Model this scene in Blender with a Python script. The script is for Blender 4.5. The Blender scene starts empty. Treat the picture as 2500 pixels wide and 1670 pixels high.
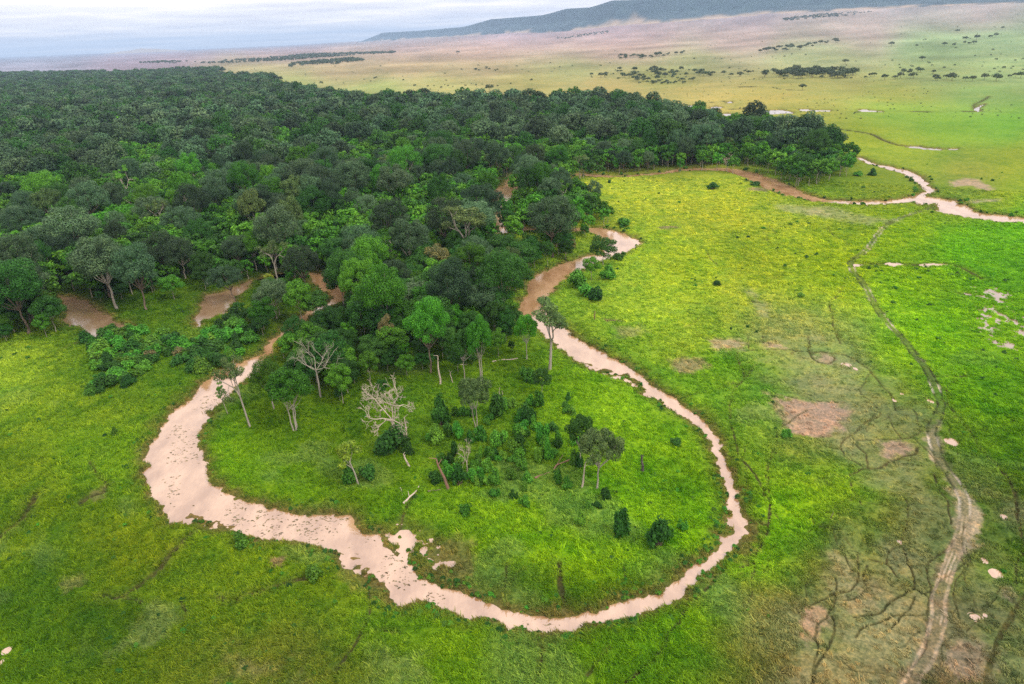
import bpy, math, random
import numpy as np
from mathutils import Matrix, Vector

# ------------------------------------------------------------------ camera, sky, sun, exposure
SC = bpy.context.scene
C = SC.collection
H = 100.0                       # flying height above the flood plain (m)
FPX, CX, CY = 1667.0, 1250.0, 835.0
PITCH, ROLL = math.radians(24.25), math.radians(2.37)
cp, sp, cr, sr = math.cos(PITCH), math.sin(PITCH), math.cos(ROLL), math.sin(ROLL)
FWD = np.array([0, cp, -sp])
R0, U0 = np.array([1.0, 0, 0]), np.array([0, sp, cp])
RC, UC = cr * R0 - sr * U0, sr * R0 + cr * U0

cam = bpy.data.cameras.new('camera')
cam.lens, cam.sensor_width = 24.0, 36.0
cam.clip_start, cam.clip_end = 1.0, 120000.0
camo = bpy.data.objects.new('camera', cam)
C.objects.link(camo)
camo.matrix_world = Matrix(((RC[0], UC[0], -FWD[0], 0), (RC[1], UC[1], -FWD[1], 0), (RC[2], UC[2], -FWD[2], H), (0, 0, 0, 1)))
SC.camera = camo

SUN_EL, SUN_AZ = math.radians(52), math.radians(125)      # azimuth clockwise from +Y (view direction)
SKY_GAIN = 1.12
HAZE_DENSITY = 4.4e-5
world = bpy.data.worlds.new('World')
SC.world = world
world.use_nodes = True
wn, wl = world.node_tree.nodes, world.node_tree.links
wn.clear()


def build_world():
    def N(t, **kw):
        n = wn.new(t)
        for k, v in kw.items():
            setattr(n, k, v)
        return n
    out, bg = N('ShaderNodeOutputWorld'), N('ShaderNodeBackground')
    sky = N('ShaderNodeTexSky', sky_type='NISHITA', sun_disc=False, sun_elevation=SUN_EL, sun_rotation=SUN_AZ)
    skym = N('ShaderNodeMix', data_type='RGBA', blend_type='MULTIPLY'); skym.inputs[0].default_value = 1
    skym.inputs[7].default_value = (0.08, 0.08, 0.08, 1)
    wl.new(sky.outputs[0], skym.inputs[6])
    tc, sep = N('ShaderNodeTexCoord'), N('ShaderNodeSeparateXYZ')
    wl.new(tc.outputs['Generated'], sep.inputs[0])
    z = N('ShaderNodeMath', operation='MAXIMUM'); wl.new(sep.outputs[2], z.inputs[0]); z.inputs[1].default_value = 0.0
    zz = N('ShaderNodeMath', operation='ADD'); wl.new(z.outputs[0], zz.inputs[0]); zz.inputs[1].default_value = 0.035
    dx = N('ShaderNodeMath', operation='DIVIDE'); wl.new(sep.outputs[0], dx.inputs[0]); wl.new(zz.outputs[0], dx.inputs[1])
    dy = N('ShaderNodeMath', operation='DIVIDE'); wl.new(sep.outputs[1], dy.inputs[0]); wl.new(zz.outputs[0], dy.inputs[1])
    cb = N('ShaderNodeCombineXYZ'); wl.new(dx.outputs[0], cb.inputs[0]); wl.new(dy.outputs[0], cb.inputs[1])
    n1 = N('ShaderNodeTexNoise'); n1.inputs['Scale'].default_value = 0.34; n1.inputs['Detail'].default_value = 7; n1.inputs['Roughness'].default_value = 0.55
    wl.new(cb.outputs[0], n1.inputs['Vector'])
    rp = N('ShaderNodeValToRGB')
    e = rp.color_ramp.elements
    e[0].position, e[0].color = 0.36, (0.62, 0.605, 0.67, 1)
    e[1].position, e[1].color = 0.64, (1.02, 0.92, 0.87, 1)
    m = rp.color_ramp.elements.new(0.5); m.color = (0.78, 0.745, 0.775, 1)
    wl.new(n1.outputs[0], rp.inputs[0])
    # an overcast sky is up to about three times as bright overhead as at the horizon
    gain = N('ShaderNodeMath', operation='MULTIPLY_ADD'); wl.new(z.outputs[0], gain.inputs[0]); gain.inputs[1].default_value = 0.85; gain.inputs[2].default_value = 1.0
    cl = N('ShaderNodeMix', data_type='RGBA', blend_type='MULTIPLY'); cl.inputs[0].default_value = 1
    wl.new(rp.outputs[0], cl.inputs[6]); wl.new(gain.outputs[0], cl.inputs[7])
    mx = N('ShaderNodeMix', data_type='RGBA'); mx.inputs[0].default_value = 0.92
    wl.new(skym.outputs[2], mx.inputs[6]); wl.new(cl.outputs[2], mx.inputs[7])
    wl.new(mx.outputs[2], bg.inputs[0]); bg.inputs[1].default_value = SKY_GAIN
    wl.new(bg.outputs[0], out.inputs[0])


build_world()
sun = bpy.data.lights.new('sun', 'SUN')
sun.energy, sun.angle, sun.color = 1.5, math.radians(10), (1.0, 0.95, 0.87)
suno = bpy.data.objects.new('sun', sun)
C.objects.link(suno)
sdir = Vector((math.sin(SUN_AZ) * math.cos(SUN_EL), math.cos(SUN_AZ) * math.cos(SUN_EL), math.sin(SUN_EL)))
suno.rotation_euler = sdir.to_track_quat('Z', 'Y').to_euler()
suno.location = (0, 0, 900)
vs = SC.view_settings
vs.view_transform, vs.look, vs.exposure, vs.gamma, vs.use_curve_mapping = 'Standard', 'None', 0.50, 1.0, False
SC.render.engine = 'CYCLES'
cy = SC.cycles
cy.max_bounces, cy.diffuse_bounces, cy.glossy_bounces, cy.transmission_bounces, cy.volume_bounces, cy.transparent_max_bounces = 4, 2, 2, 2, 0, 4
cy.use_denoising = False
cy.caustics_reflective = cy.caustics_refractive = False

# ------------------------------------------------------------------ numbers
rng = np.random.default_rng(7)
random.seed(7)
ORG = dict(a=(0, 400), b=(830, 400), c=(1660, 400), d=(0, 800), e=(830, 800), f=(1660, 800), g=(0, 1200), h=(830, 1200), i=(1660, 1200))


def px(s):
    """'e 12,30 40,50 d 7,8' -> array of photo pixels (2500 x 1670); a letter names the sheet of the survey"""
    out, o, k = [], (0, 0), 1.0
    for t in s.split():
        if ',' in t:
            u, v = t.split(',')
            out.append((o[0] + float(u) * k, o[1] + float(v) * k))
        elif t == 'p':
            o, k = (0, 0), 1.0
        elif t == 's':
            o, k = (0, 0), 0.53237
        elif t == 't':
            o, k = (1250, 0), 0.53237
        else:
            o, k = ORG[t], 0.35775
    return np.array(out)


def unproj(P, z=0.0):
    P = np.atleast_2d(np.asarray(P, float))
    u, v = (P[:, 0] - CX) / FPX, -(P[:, 1] - CY) / FPX
    D = FWD[None] + u[:, None] * RC[None] + v[:, None] * UC[None]
    t = (z - H) / np.minimum(D[:, 2], -1e-4)
    return np.stack([D[:, 0] * t, D[:, 1] * t], 1)


def proj(x, y, z):
    w = np.stack([x, y, z - H], -1)
    dep = w @ FWD
    sd = np.where(dep > 1, dep, 1)
    return CX + FPX * (w @ RC) / sd, CY - FPX * (w @ UC) / sd, dep


def world(s, z=0.0):
    return unproj(px(s), z)


_lat = rng.random((256, 256)).astype(np.float32)


def vnoise(x, y, seed=0):
    x = x + seed * 17.37; y = y + seed * 31.91
    xi, yi = np.floor(x).astype(np.int64), np.floor(y).astype(np.int64)
    fx, fy = (x - xi), (y - yi)
    fx, fy = fx * fx * (3 - 2 * fx), fy * fy * (3 - 2 * fy)
    x0, y0, x1, y1 = xi & 255, yi & 255, (xi + 1) & 255, (yi + 1) & 255
    return (_lat[y0, x0] * (1 - fx) + _lat[y0, x1] * fx) * (1 - fy) + (_lat[y1, x0] * (1 - fx) + _lat[y1, x1] * fx) * fy


def fbm(x, y, scale, seed=0, octv=3):
    a, s, n = 0, 0.5, 0
    for k in range(octv):
        a = a + s * vnoise(x / scale, y / scale, seed + k * 5)
        n += s; s *= 0.5; scale *= 0.5
    return a / n - 0.5


def seg_dist(x, y, L, reach, closed=False):
    """distance of points to polyline L (inf beyond reach)"""
    d = np.full(x.shape, 1e6)
    lo, hi = L.min(0) - reach, L.max(0) + reach
    idx = np.nonzero((x > lo[0]) & (x < hi[0]) & (y > lo[1]) & (y < hi[1]))[0]
    if len(idx) == 0:
        return d
    xs, ys, ds = x[idx], y[idx], d[idx]
    n = len(L)
    for k in range(n if closed else n - 1):
        a, b = L[k], L[(k + 1) % n]
        l2, h2 = np.minimum(a, b) - reach, np.maximum(a, b) + reach
        j = np.nonzero((xs > l2[0]) & (xs < h2[0]) & (ys > l2[1]) & (ys < h2[1]))[0]
        if len(j) == 0:
            continue
        ab = b - a
        t = np.clip(((xs[j] - a[0]) * ab[0] + (ys[j] - a[1]) * ab[1]) / max(ab @ ab, 1e-9), 0, 1)
        ds[j] = np.minimum(ds[j], np.hypot(xs[j] - a[0] - t * ab[0], ys[j] - a[1] - t * ab[1]))
    d[idx] = ds
    return d


def inside(x, y, L):
    r = np.zeros(x.shape, bool)
    lo, hi = L.min(0), L.max(0)
    idx = np.nonzero((x > lo[0]) & (x < hi[0]) & (y > lo[1]) & (y < hi[1]))[0]
    xs, ys = x[idx], y[idx]
    q = np.zeros(len(idx), bool)
    for k in range(len(L)):
        a, b = L[k], L[(k + 1) % len(L)]
        if a[1] == b[1]:
            continue
        c = ((a[1] > ys) != (b[1] > ys)) & (xs < (b[0] - a[0]) * (ys - a[1]) / (b[1] - a[1]) + a[0])
        q ^= c
    r[idx] = q
    return r


def sdist(x, y, L, reach):
    d = seg_dist(x, y, L, reach, True)
    return np.where(inside(x, y, L), -d, d)


def near_box(x, y, L, reach):
    lo, hi = L.min(0) - reach, L.max(0) + reach
    return np.nonzero((x > lo[0]) & (x < hi[0]) & (y > lo[1]) & (y < hi[1]))[0]


def smooth(e0, e1, v):
    t = np.clip((v - e0) / (e1 - e0), 0, 1)
    return t * t * (3 - 2 * t)


def spline(L, n=4):
    """Catmull-Rom so that traced trails bend softly"""
    if len(L) < 3:
        return L
    P = np.vstack([2 * L[0] - L[1], L, 2 * L[-1] - L[-2]])
    out = []
    for k in range(1, len(P) - 2):
        for t in np.arange(n) / n:
            p0, p1, p2, p3 = P[k - 1], P[k], P[k + 1], P[k + 2]
            out.append(0.5 * ((2 * p1) + (p2 - p0) * t + (2 * p0 - 5 * p1 + 4 * p2 - p3) * t * t + (3 * p1 - p0 - 3 * p2 + p3) * t ** 3))
    out.append(L[-1])
    return np.array(out)


def ribbon(L, w):
    """polygon round a line, w = width (number or one per point)"""
    w = np.broadcast_to(np.asarray(w, float), (len(L),))
    T = np.gradient(L, axis=0)
    T /= np.linalg.norm(T, axis=1)[:, None] + 1e-9
    Nn = np.stack([-T[:, 1], T[:, 0]], 1) * w[:, None] / 2
    return np.vstack([L + Nn, (L - Nn)[::-1]])


# ------------------------------------------------------------------ the map (traced outlines, brought to metres on the plain)
ZW = -1.0                                                    # water level of the river
RIVER = [world(s, ZW) for s in (
    # the open loop: outer bank down, round and up, then the inner bank back
    'd 1850,120 1790,180 1690,220 1600,250 1560,262 1480,310 1400,380 1330,440 1300,490 1230,540 1150,610 1100,670 1060,750 1010,820 985,900 1000,950 985,1010 1030,1080 1050,1180 1110,1230 1150,1290 1195,1340 1290,1330 1350,1310 1440,1330 1500,1372 1560,1372 1640,1402 1720,1425 1850,1455 2000,1455 2100,1475 2200,1500 2330,1525 '
    'h 0,440 60,500 130,500 185,530 240,560 270,620 330,650 345,720 360,760 430,790 560,745 700,790 800,822 870,862 1000,862 1100,885 1150,915 1155,945 1250,938 1350,952 1420,967 1550,962 1700,905 1870,882 2000,862 2050,822 2230,792 2348,722 '
    'i 40,670 130,600 240,510 300,450 370,400 372,370 420,340 440,290 490,283 450,250 440,238 482,225 430,170 410,100 400,50 412,8 f 400,1115 370,1090 360,1020 320,940 290,870 270,800 250,740 210,700 180,650 110,590 0,540 '
    'e 2300,490 2200,440 2130,400 2060,330 1990,280 1900,230 1850,200 1760,160 1690,110 1620,70 1540,50 b 1580,1160 1500,1090 1440,1060 1390,1000 1370,940 1420,905 1450,870 1500,820 1560,772 1640,742 1680,705 1750,680 1850,640 1940,620 2000,590 2066,540 2040,512 1990,500 1900,462 1800,440 1650,440 1480,440 1330,438 1150,430 1040,448 1000,480 '
    '1000,500 1040,492 1100,482 1190,465 1330,455 1480,462 1650,465 1750,480 1790,530 1830,570 1800,620 1700,625 1660,632 1600,655 1500,690 1390,740 1320,770 1285,820 1300,860 1255,920 1210,990 1220,1030 1260,1060 1350,1120 1400,1190 1480,1240 '
    'e 1510,150 1570,190 1640,240 1700,290 1740,300 1800,282 1900,310 1980,330 2060,380 2090,430 2080,460 2190,510 2250,560 2348,612 f 80,640 130,680 170,720 210,800 240,880 250,930 280,1000 310,1060 325,1130 320,1200 350,1270 330,1330 380,1372 370,1410 320,1435 278,1420 300,1470 240,1530 i 140,500 60,530 20,590 0,602 '
    'h 2250,640 2200,690 2050,720 1900,760 1830,800 1700,820 1530,850 1450,865 1350,860 1250,840 1170,810 1060,780 920,740 830,700 790,670 690,660 600,600 540,600 480,520 460,470 400,440 330,400 280,340 260,290 180,285 130,260 120,210 60,165 0,165 '
    'd 2290,1285 2230,1272 2100,1290 1980,1270 1900,1242 1850,1250 1760,1210 1660,1190 1610,1160 1530,1120 1450,1070 1410,1000 1400,960 1420,930 1390,890 1370,850 1360,780 1365,690 1410,640 1430,580 1530,510 1580,430 1640,390 1700,355 1770,310 1800,240 1850,180',
    # right hand river with its confluence
    'c 1280,0 1400,35 1520,65 1590,110 1640,150 1670,185 1640,210 1540,235 1450,250 1250,258 1100,252 1020,250 940,232 850,203 800,178 740,148 640,105 530,70 430,45 300,30 150,30 0,36 b 2200,60 2000,78 1850,87 1840,96 2000,90 2200,72 c 0,52 150,46 330,54 440,92 530,150 640,192 700,215 820,240 940,266 1080,276 1250,290 1400,280 1500,270 1590,260 1650,292 1720,275 1760,282 1760,330 1880,360 2020,382 2200,402 2348,407 2700,430 2700,390 2348,370 2160,345 2090,350 2000,320 1950,285 1890,280 1910,260 1820,245 1760,235 1680,225 1740,190 1710,160 1690,130 1650,90 1560,50 1440,20 1340,0 1290,-16 1240,-40 1180,-48 1240,-20')]
HID = [  # reaches that the trees hide
    ('b 1850,92 1700,78 1540,70 1400,40 1320,30 1230,70 1160,150 1118,190 1110,250 1110,310 1060,400 1020,490', [9, 9, 9, 9, 12, 10, 11, 16, 13, 12, 12, 9]),
    ('a 1835,1275 1870,1220 1925,1170 2000,1110 2080,1050 2150,1000 2240,960 2310,935 2290,880 2220,830 2190,780 2100,765 1950,768 1860,765', [4.5, 4, 3.6, 3.6, 4, 4.5, 5, 6, 6, 7, 10, 8, 8, 8])]
for s_, w_ in HID:
    L_ = world(s_, ZW)
    RIVER.append(ribbon(spline(L_, 3), np.interp(np.linspace(0, 1, (len(L_) - 1) * 3 + 1), np.linspace(0, 1, len(L_)), w_)))
PONDS = [world(s, ZW) for s in (
    'a 400,900 480,912 560,925 640,960 700,1010 762,1032 775,1085 850,1088 920,1125 900,1150 800,1140 740,1150 700,1180 640,1200 600,1165 560,1120 470,1105 440,1070 460,1000 420,940',
    'a 1960,755 1830,765 1720,795 1650,820 1560,865 1420,895 1380,950 1350,1020 1332,1080 1345,1125 1375,1110 1400,1060 1480,1040 1540,1030 1560,990 1610,960 1600,910 1660,880 1712,855 1730,800 1830,790 1960,790',
    's 1795,476 1815,474 1812,488 1798,490', 's -20,366 30,368 30,380 -20,380',
    't 745,505 770,492 800,485 832,482 825,500 790,512 760,510', 't 905,494 940,488 968,494 940,499 915,499', 't 982,468 1008,466 1008,474 986,475',
    't 1120,508 1180,507 1230,503 1292,516 1285,523 1230,522 1190,527 1160,515', 't 1300,503 1360,502 1400,506 1460,505 1460,513 1400,511 1340,510', 't 1585,506 1610,502 1660,507 1705,512 1690,516 1640,514 1600,512',
    't 2122,505 2130,492 2150,482 2170,478 2150,492 2142,510 2130,516', 't 958,522 1000,520 1008,530 980,534', 't 1215,612 1260,610 1335,625 1330,640 1300,642 1280,628 1230,622', 't 1800,672 1850,670 1920,680 1975,684 1960,691 1880,686 1830,680', 't 2000,684 2050,682 2048,690 2005,690', 't 1130,528 1160,527 1155,538 1135,537', 't 1245,555 1268,556 1262,562 1248,561')]
# small puddles: centre and half axes in photo pixels, with the words that find them
PUDDLES = [
    ('f 1135,252', 8, 3.2, 'pale oval puddle at the left end of ragged animal paths on the grazed flat'),
    ('f 1198,280', 3.2, 2.4, 'tiny puddle just right of the pale oval puddle on the grazed flat'),
    ('f 1710,500', 7, 5, 'round pale puddle just left of the wheel track on bright grass'),
    ('f 1465,497', 5, 2.8, 'small pale puddle beside a trampled path left of the wheel track'),
    ('f 1515,453', 5, 2.4, 'small puddle at the tip of a bright grass tongue left of the track'),
    ('f 1860,780', 17, 10, 'long pale pool with pointed ends right of the stony track'),
    ('f 2212,1290', 9, 5, 'oval puddle near a green hummock right of the muddy ruts'),
    ('f 1497,1460', 5, 4, 'small ring shaped puddle where three cattle paths meet'),
    ('i 2075,470', 9, 7, 'pale angular puddle right of the muddy ruts, above the largest puddle'),
    ('i 2160,560', 18, 10, 'largest pale puddle right of the muddy wheel ruts'),
    ('i 2017,857', 12, 7, 'heart shaped puddle in the dark trampled ground near the ditch'),
    ('i 2085,845', 5, 4, 'tiny puddle just right of the heart shaped one'),
    ('c 1210,692', 10, 3.2, 'pink puddle in the sharp bend of the grassy track'),
    ('c 1465,690', 15, 4, 'grey puddle on the thin ditch east of the track bend'),
    ('c 1730,690', 24, 3, 'long narrow puddle on the thin ditch through bright grass'),
    ('g 45,1085', 11, 8, 'pink puddle at the left edge of the near meadow, upper of two'),
    ('g 3,1170', 6, 10, 'pink puddle at the left edge of the near meadow, lower of two'),
]
ROAD = spline(world('c 1740,285 1600,340 1450,392 1350,480 1290,570 1200,645 1165,675 1185,735 1240,800 1290,880 1330,960 1390,1050 1460,1130 1530,1200 1600,1290 f 1680,270 1740,390 1772,480 1790,530 1760,600 1720,690 1730,780 1760,860 1810,960 1880,1060 1930,1150 1950,1220 i 1945,200 1915,320 1860,450 1800,620 1765,730 1768,850 1735,980 1690,1100 1630,1200 1570,1330 1500,1500'))
# trails: width (m), strength, line
TRAILS = [(w, k, spline(world(s))) for w, k, s in (
    (1.0, 1.0, 'f 520,270 470,320 410,380 360,460 345,560 350,650 370,740 390,840 440,920 500,990 560,1100 600,1180 615,1260 600,1350 580,1450 i 540,400 500,480 350,530 240,610 150,700 60,800 0,890 h 2250,960 2200,1080 2080,1190 1930,1320'),
    (0.9, .8, 'i 520,460 500,600 480,720 460,800'), (0.8, .8, 'f 400,170 400,240 430,300 435,340'), (0.6, .7, 'f 0,480 120,450 250,425 380,390'),
    (0.7, .8, 'f 605,1180 605,1050 610,950 640,850 660,760 680,700 740,650 800,600 870,560'), (0.5, .6, 'f 390,780 440,830 430,900 460,1000 470,1080 540,1150'),
    (0.5, .6, 'f 640,1240 680,1330 700,1370'),
    (0.9, .6, 'f 1330,590 1250,660 1180,730 1110,770 1095,820 1140,880 1210,920 1270,960 1280,910 1270,860 1210,800 1230,770 1350,770 1450,760 1520,755 1600,740 1650,700'),
    (1.1, .7, 'f 1170,1000 1250,960 1340,960 1440,920 1520,880 1600,860 1620,820'), (0.8, .7, 'f 1160,1000 1170,1080 1200,1150 1250,1210'),
    (0.9, .5, 'f 1420,600 1460,680 1500,750'), (0.9, .5, 'f 1270,690 1300,630 1370,590 1300,500 1230,440 1260,370 1300,300'),
    (0.9, .7, 'f 1820,420 1830,500 1870,580 1930,660 2000,760 2060,840 2150,930 2230,1030 2290,1150 2310,1300'), (0.5, .5, 'f 1820,410 1900,350 1980,300'),
    (1.0, .6, 'f 880,60 880,150 930,220 1000,240 1050,220 1040,180 960,160 900,180'),
    (0.9, .5, 'f 420,160 540,150 700,150 860,160 1000,170 1120,180 1250,250 1320,320 1380,400 1450,480 1470,560'), (0.6, .5, 'f 560,40 565,110'), (0.6, .5, 'f 460,60 470,150'),
    (0.8, .6, 'f 1080,30 1100,110'), (0.7, .7, 'f 610,475 780,478 940,500 1080,510'),
    (0.9, .5, 'f 1470,560 1600,560 1640,680'), (0.9, .5, 'f 760,180 790,160 900,160'),
    (0.6, .6, 'c 1110,840 1060,910 1020,960 1040,1020 1045,1110 1090,1200'), (0.6, .6, 'c 1000,420 1040,480 1110,520 1150,550'), (0.5, .5, 'c 1110,580 1150,550'), (0.5, .6, 'c 180,600 210,650 260,690'), (0.5, .6, 'c 620,430 660,480'),
    (0.9, .8, 'i 1190,860 1290,830 1380,810 1450,740 1540,670 1600,640 1580,520 1550,430 1520,370'), (0.8, .7, 'i 1600,650 1520,610 1460,540 1400,480 1290,450'),
    (0.7, .7, 'i 1600,650 1680,700 1760,760 1820,800 1900,830'), (0.8, .8, 'i 1190,1000 1270,920 1380,870 1500,840 1640,840 1680,830'), (0.7, .6, 'i 1380,960 1480,880 1580,780 1600,700'),
    (0.9, .9, 'i 1860,320 1820,380 1720,470 1690,560 1710,650 1700,760 1690,900 1670,1050 1620,1150 1550,1200'),
    (0.8, .6, 'i 1220,430 1230,530 1220,600 1170,670 1070,690 1000,720 880,780'), (0.8, .6, 'i 1060,590 1070,690 1050,760 1010,850 950,900 930,1000 950,1080 920,1200 900,1290'), (0.7, .6, 'i 1290,500 1260,580 1280,660 1210,720 1120,740'),
    (0.9, .7, 'i 1040,850 1045,970 1000,1100 940,1200 890,1330'), (0.8, .6, 'i 840,940 900,1000 960,1040'), (1.4, 1.0, 'i 2400,640 2348,720 2260,850 2200,980 2130,1130 2080,1330'),
    (1.0, .6, 'i 2300,0 2310,150 2340,350 2300,500 2290,640'), (0.8, .7, 'f 1740,1000 1760,1090 1830,1190 1840,1270 i 1850,220'), (0.8, .6, 'f 1440,1110 1540,1180 1560,1270 1550,1350 1500,1480'),
    (0.7, .6, 'i 1410,480 1430,400 1500,370'),
    (0.9, 1.0, 'h 1490,515 1500,600 1520,680 1540,750 1535,840'), (0.6, .8, 'h 1140,520 1130,620 1090,720 1050,780'), (0.6, .7, 'h 1940,500 1945,600 1920,740'), (0.6, .8, 'h 520,0 470,60 440,120 415,185 405,240'),
    (0.8, .9, 'h -20,1210 80,1090 180,1020 280,980 400,970'), (0.5, .9, 'h 170,560 205,740 200,840 170,940 100,1060'), (0.6, .5, 'h 1380,1060 1360,1200 1340,1314'), (0.6, .5, 'h 1830,1080 1780,1150 1680,1250'), (0.6, .7, 'g 2348,1180 2200,1290'),
    (1.0, 1.0, 'g 1430,230 1300,290 1220,370 1150,430 1090,510 1030,570 930,650 840,720 780,740 700,720'), (0.7, .8, 'g 840,730 930,760 980,790'), (0.9, .9, 'g 2090,585 1950,620 1830,660 1700,700 1600,740 1500,720'),
    (1.4, .6, 'g -20,310 80,250 150,180 250,20'), (0.7, .7, 'd 620,910 650,980 700,1050 760,1080'), (1.0, .7, 'd 560,1200 620,1170 700,1140 740,1100'), (0.8, .8, 'd 420,150 480,115 550,90'),
    (0.5, .5, 'h 1250,560 1200,600 1150,640'), (0.5, .5, 'g 1230,760 1260,830 1240,900'),
    # ditches of the far meadows
    (2.2, .8, 't 1470,508 1590,512'), (2.5, .9, 't 1740,511 1900,511 2120,510'), (2.5, .8, 't 2130,505 2120,480 2160,460 2190,440'), (2.5, .7, 't 2160,512 2348,518'), (2.5, .6, 't 1040,398 1180,398 1240,410 1330,412'),
    (3, .7, 't 1380,580 1500,592 1640,612 1700,640 1780,665 1870,668'), (3, .6, 't 1170,545 1280,560 1400,580'), (2.0, .7, 'c 1240,690 1430,680 1660,688 1850,690 1980,740 2050,780'), (1.2, .5, 'c 1890,880 1980,890'),
    (3, .5, 't 1000,500 1100,498'), (3, .6, 't 900,470 990,462'))]
# the lesser paths that wander over the grazed flat
_r = np.random.default_rng(41)
for _k in range(44):
    _p = unproj([(_r.uniform(1830, 2440), _r.uniform(860, 1660))])[0] if _k < 34 else unproj([(_r.uniform(1480, 1900), _r.uniform(460, 900))])[0]
    _a, _L = _r.uniform(0, 6.28), []
    for _q in range(int(_r.uniform(7, 15))):
        _L.append(_p.copy()); _a += _r.normal() * .24; _p = _p + np.array([math.cos(_a), math.sin(_a)]) * 2.4
    TRAILS.append((_r.uniform(.35, .7), _r.uniform(.3, .65), spline(np.array(_L), 3)))
# low mounds and hummocks: centre, half axes in photo px, height m
MOUNDS = [('f 265,350', 42, 17, 1.5), ('f 560,300', 36, 15, 1.3), ('f 500,450', 45, 12, 1.2), ('f 570,560', 48, 24, 1.9), ('f 800,120', 20, 7, .6), ('f 695,185', 18, 7, .6), ('f 640,90', 12, 5, .4),
          ('f 1080,1050', 28, 13, 1.0), ('f 1090,1420', 45, 28, 1.4), ('i 1100,300', 42, 22, 1.0), ('i 1380,600', 30, 16, .9), ('i 1710,190', 34, 15, .8), ('f 2170,1370', 24, 18, .7), ('f 1800,760', 20, 8, .5),
          ('f 1560,480', 24, 8, .6), ('f 800,800', 50, 18, .8), ('i 1100,850', 24, 20, .7), ('i 1400,1170', 25, 12, .5), ('i 1270,1050', 18, 12, .4),
          ('d 620,1140', 60, 18, 1.2), ('d 380,1170', 45, 14, 1.0), ('d 1130,470', 50, 16, 1.0), ('g 1050,800', 60, 25, 1.0), ('g 850,760', 50, 15, .8), ('g 1350,640', 50, 20, .9), ('h 250,1080', 50, 28, 1.2), ('h 40,650', 40, 26, 1.3),
          ('e 1640,330', 60, 20, 1.0), ('b 1730,1110', 50, 12, 1.3), ('b 2250,460', 50, 10, 1.2), ('h 1350,430', 130, 60, .9), ('e 1900,560', 90, 40, .8), ('g 1250,90', 60, 25, 1.0), ('e 200,1150', 70, 20, 1.0)]
# bare or trampled soil: outline, colour (linear), strength, softness m
SOIL = [(world(s), c, k, f) for s, c, k, f in (
    ('f 620,480 780,480 940,500 1080,512 1140,600 1160,700 1050,745 850,745 740,725 720,640 640,560', (.25, .170, .128), .9, 2.0), ('f 1390,800 1500,770 1570,830 1540,870 1420,870', (.24, .165, .12), .85, 1.5),
    ('f 930,200 1000,170 1050,210 1030,240 950,235', (.27, .20, .14), .8, 1.2), ('f 210,90 400,80 440,110 380,150 270,150', (.27, .19, .14), .7, 2), ('f 600,110 720,110 720,135 600,135', (.30, .20, .16), .7, 1.5), ('f 0,230 160,220 170,280 40,320 -60,320 -60,230', (.20, .15, .09), .75, 2),
    ('i 860,810 1000,800 1015,860 960,960 900,1010 850,950 810,910', (.32, .20, .13), .85, 1.0), ('i 780,990 900,1010 1000,900 1250,820 1500,760 1650,700 1680,1000 1600,1180 1400,1330 800,1330', (.23, .19, .09), .6, 4.0), ('i 1050,450 1200,470 1240,600 1120,700 1060,620', (.24, .20, .10), .6, 2.0),
    ('i 1100,700 1400,660 1380,800 1150,850', (.26, .19, .10), .6, 1.5), ('i 1880,1100 2000,1040 2130,1130 2080,1330 1850,1330', (.22, .16, .11), .7, 2), ('i 2180,640 2310,640 2300,760 2200,740', (.22, .16, .12), .6, 1.5),
    ('g 1440,1330 1550,1130 1680,1080 1800,1100 1950,1200 2120,1330', (.20, .16, .08), .45, 3.0), ('h 200,1050 420,1100 560,1200 640,1330 300,1330', (.17, .2, .08), .4, 3), ('g 820,1100 900,950 1050,830 1250,880 1150,1000 1000,1100', (.16, .19, .07), .4, 2), ('g 350,680 450,600 560,640 450,700', (.17, .16, .07), .5, 1.5),
    ('c 1850,110 1950,100 2050,120 2130,160 2100,190 2000,150 1880,150', (.30, .21, .16), .8, 3), ('c 2000,270 2100,245 2200,245 2150,265', (.28, .22, .17), .7, 3), ('c 850,310 1000,310 1000,350 880,345', (.29, .22, .15), .6, 3), ('c 640,270 950,290 1300,360 1450,390 1300,420 1000,380 700,320', (.21, .22, .11), .55, 4),
    ('d 560,1200 620,1160 720,1110 740,1090 700,1180', (.16, .11, .06), .7, 1), ('b 2170,440 2300,430 2320,455 2180,460', (.2, .13, .09), .7, 1.5), ('b 1800,1065 1920,1065 1920,1078 1800,1080', (.13, .09, .06), .8, .8), ('c 480,160 600,170 590,190 480,185', (.19, .13, .1), .7, 2), ('b 1880,1130 2080,1110 2100,1160 1950,1190', (.24, .2, .11), .5, 3),
    ('g 1860,460 1920,455 1920,520 1880,520', (.18, .11, .07), .7, .6), ('f 380,560 700,600 730,640 640,660 400,640', (.16, .2, .07), .4, 2), ('c 440,860 500,860 600,960 580,1060 480,960', (.24, .22, .12), .5, 2.5), ('e 1650,760 1750,750 1720,900 1600,900', (.19, .2, .07), .3, 2), ('f 1680,680 1780,640 1780,900 2010,1180 2060,1250 2040,1500 1900,1565 1880,1300 1820,1000 1690,840', (.32, .235, .165), .75, 1.0),
    ('f 360,1330 580,1320 580,1450 470,1560 330,1560 440,1420', (.15, .11, .04), .7, 1.5), ('h 620,330 900,330 940,560 800,640 640,560', (.13, .11, .04), .7, 2), ('h 0,450 240,560 320,650 350,780 180,720 0,600', (.15, .13, .04), .55, 1.5))]
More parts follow.
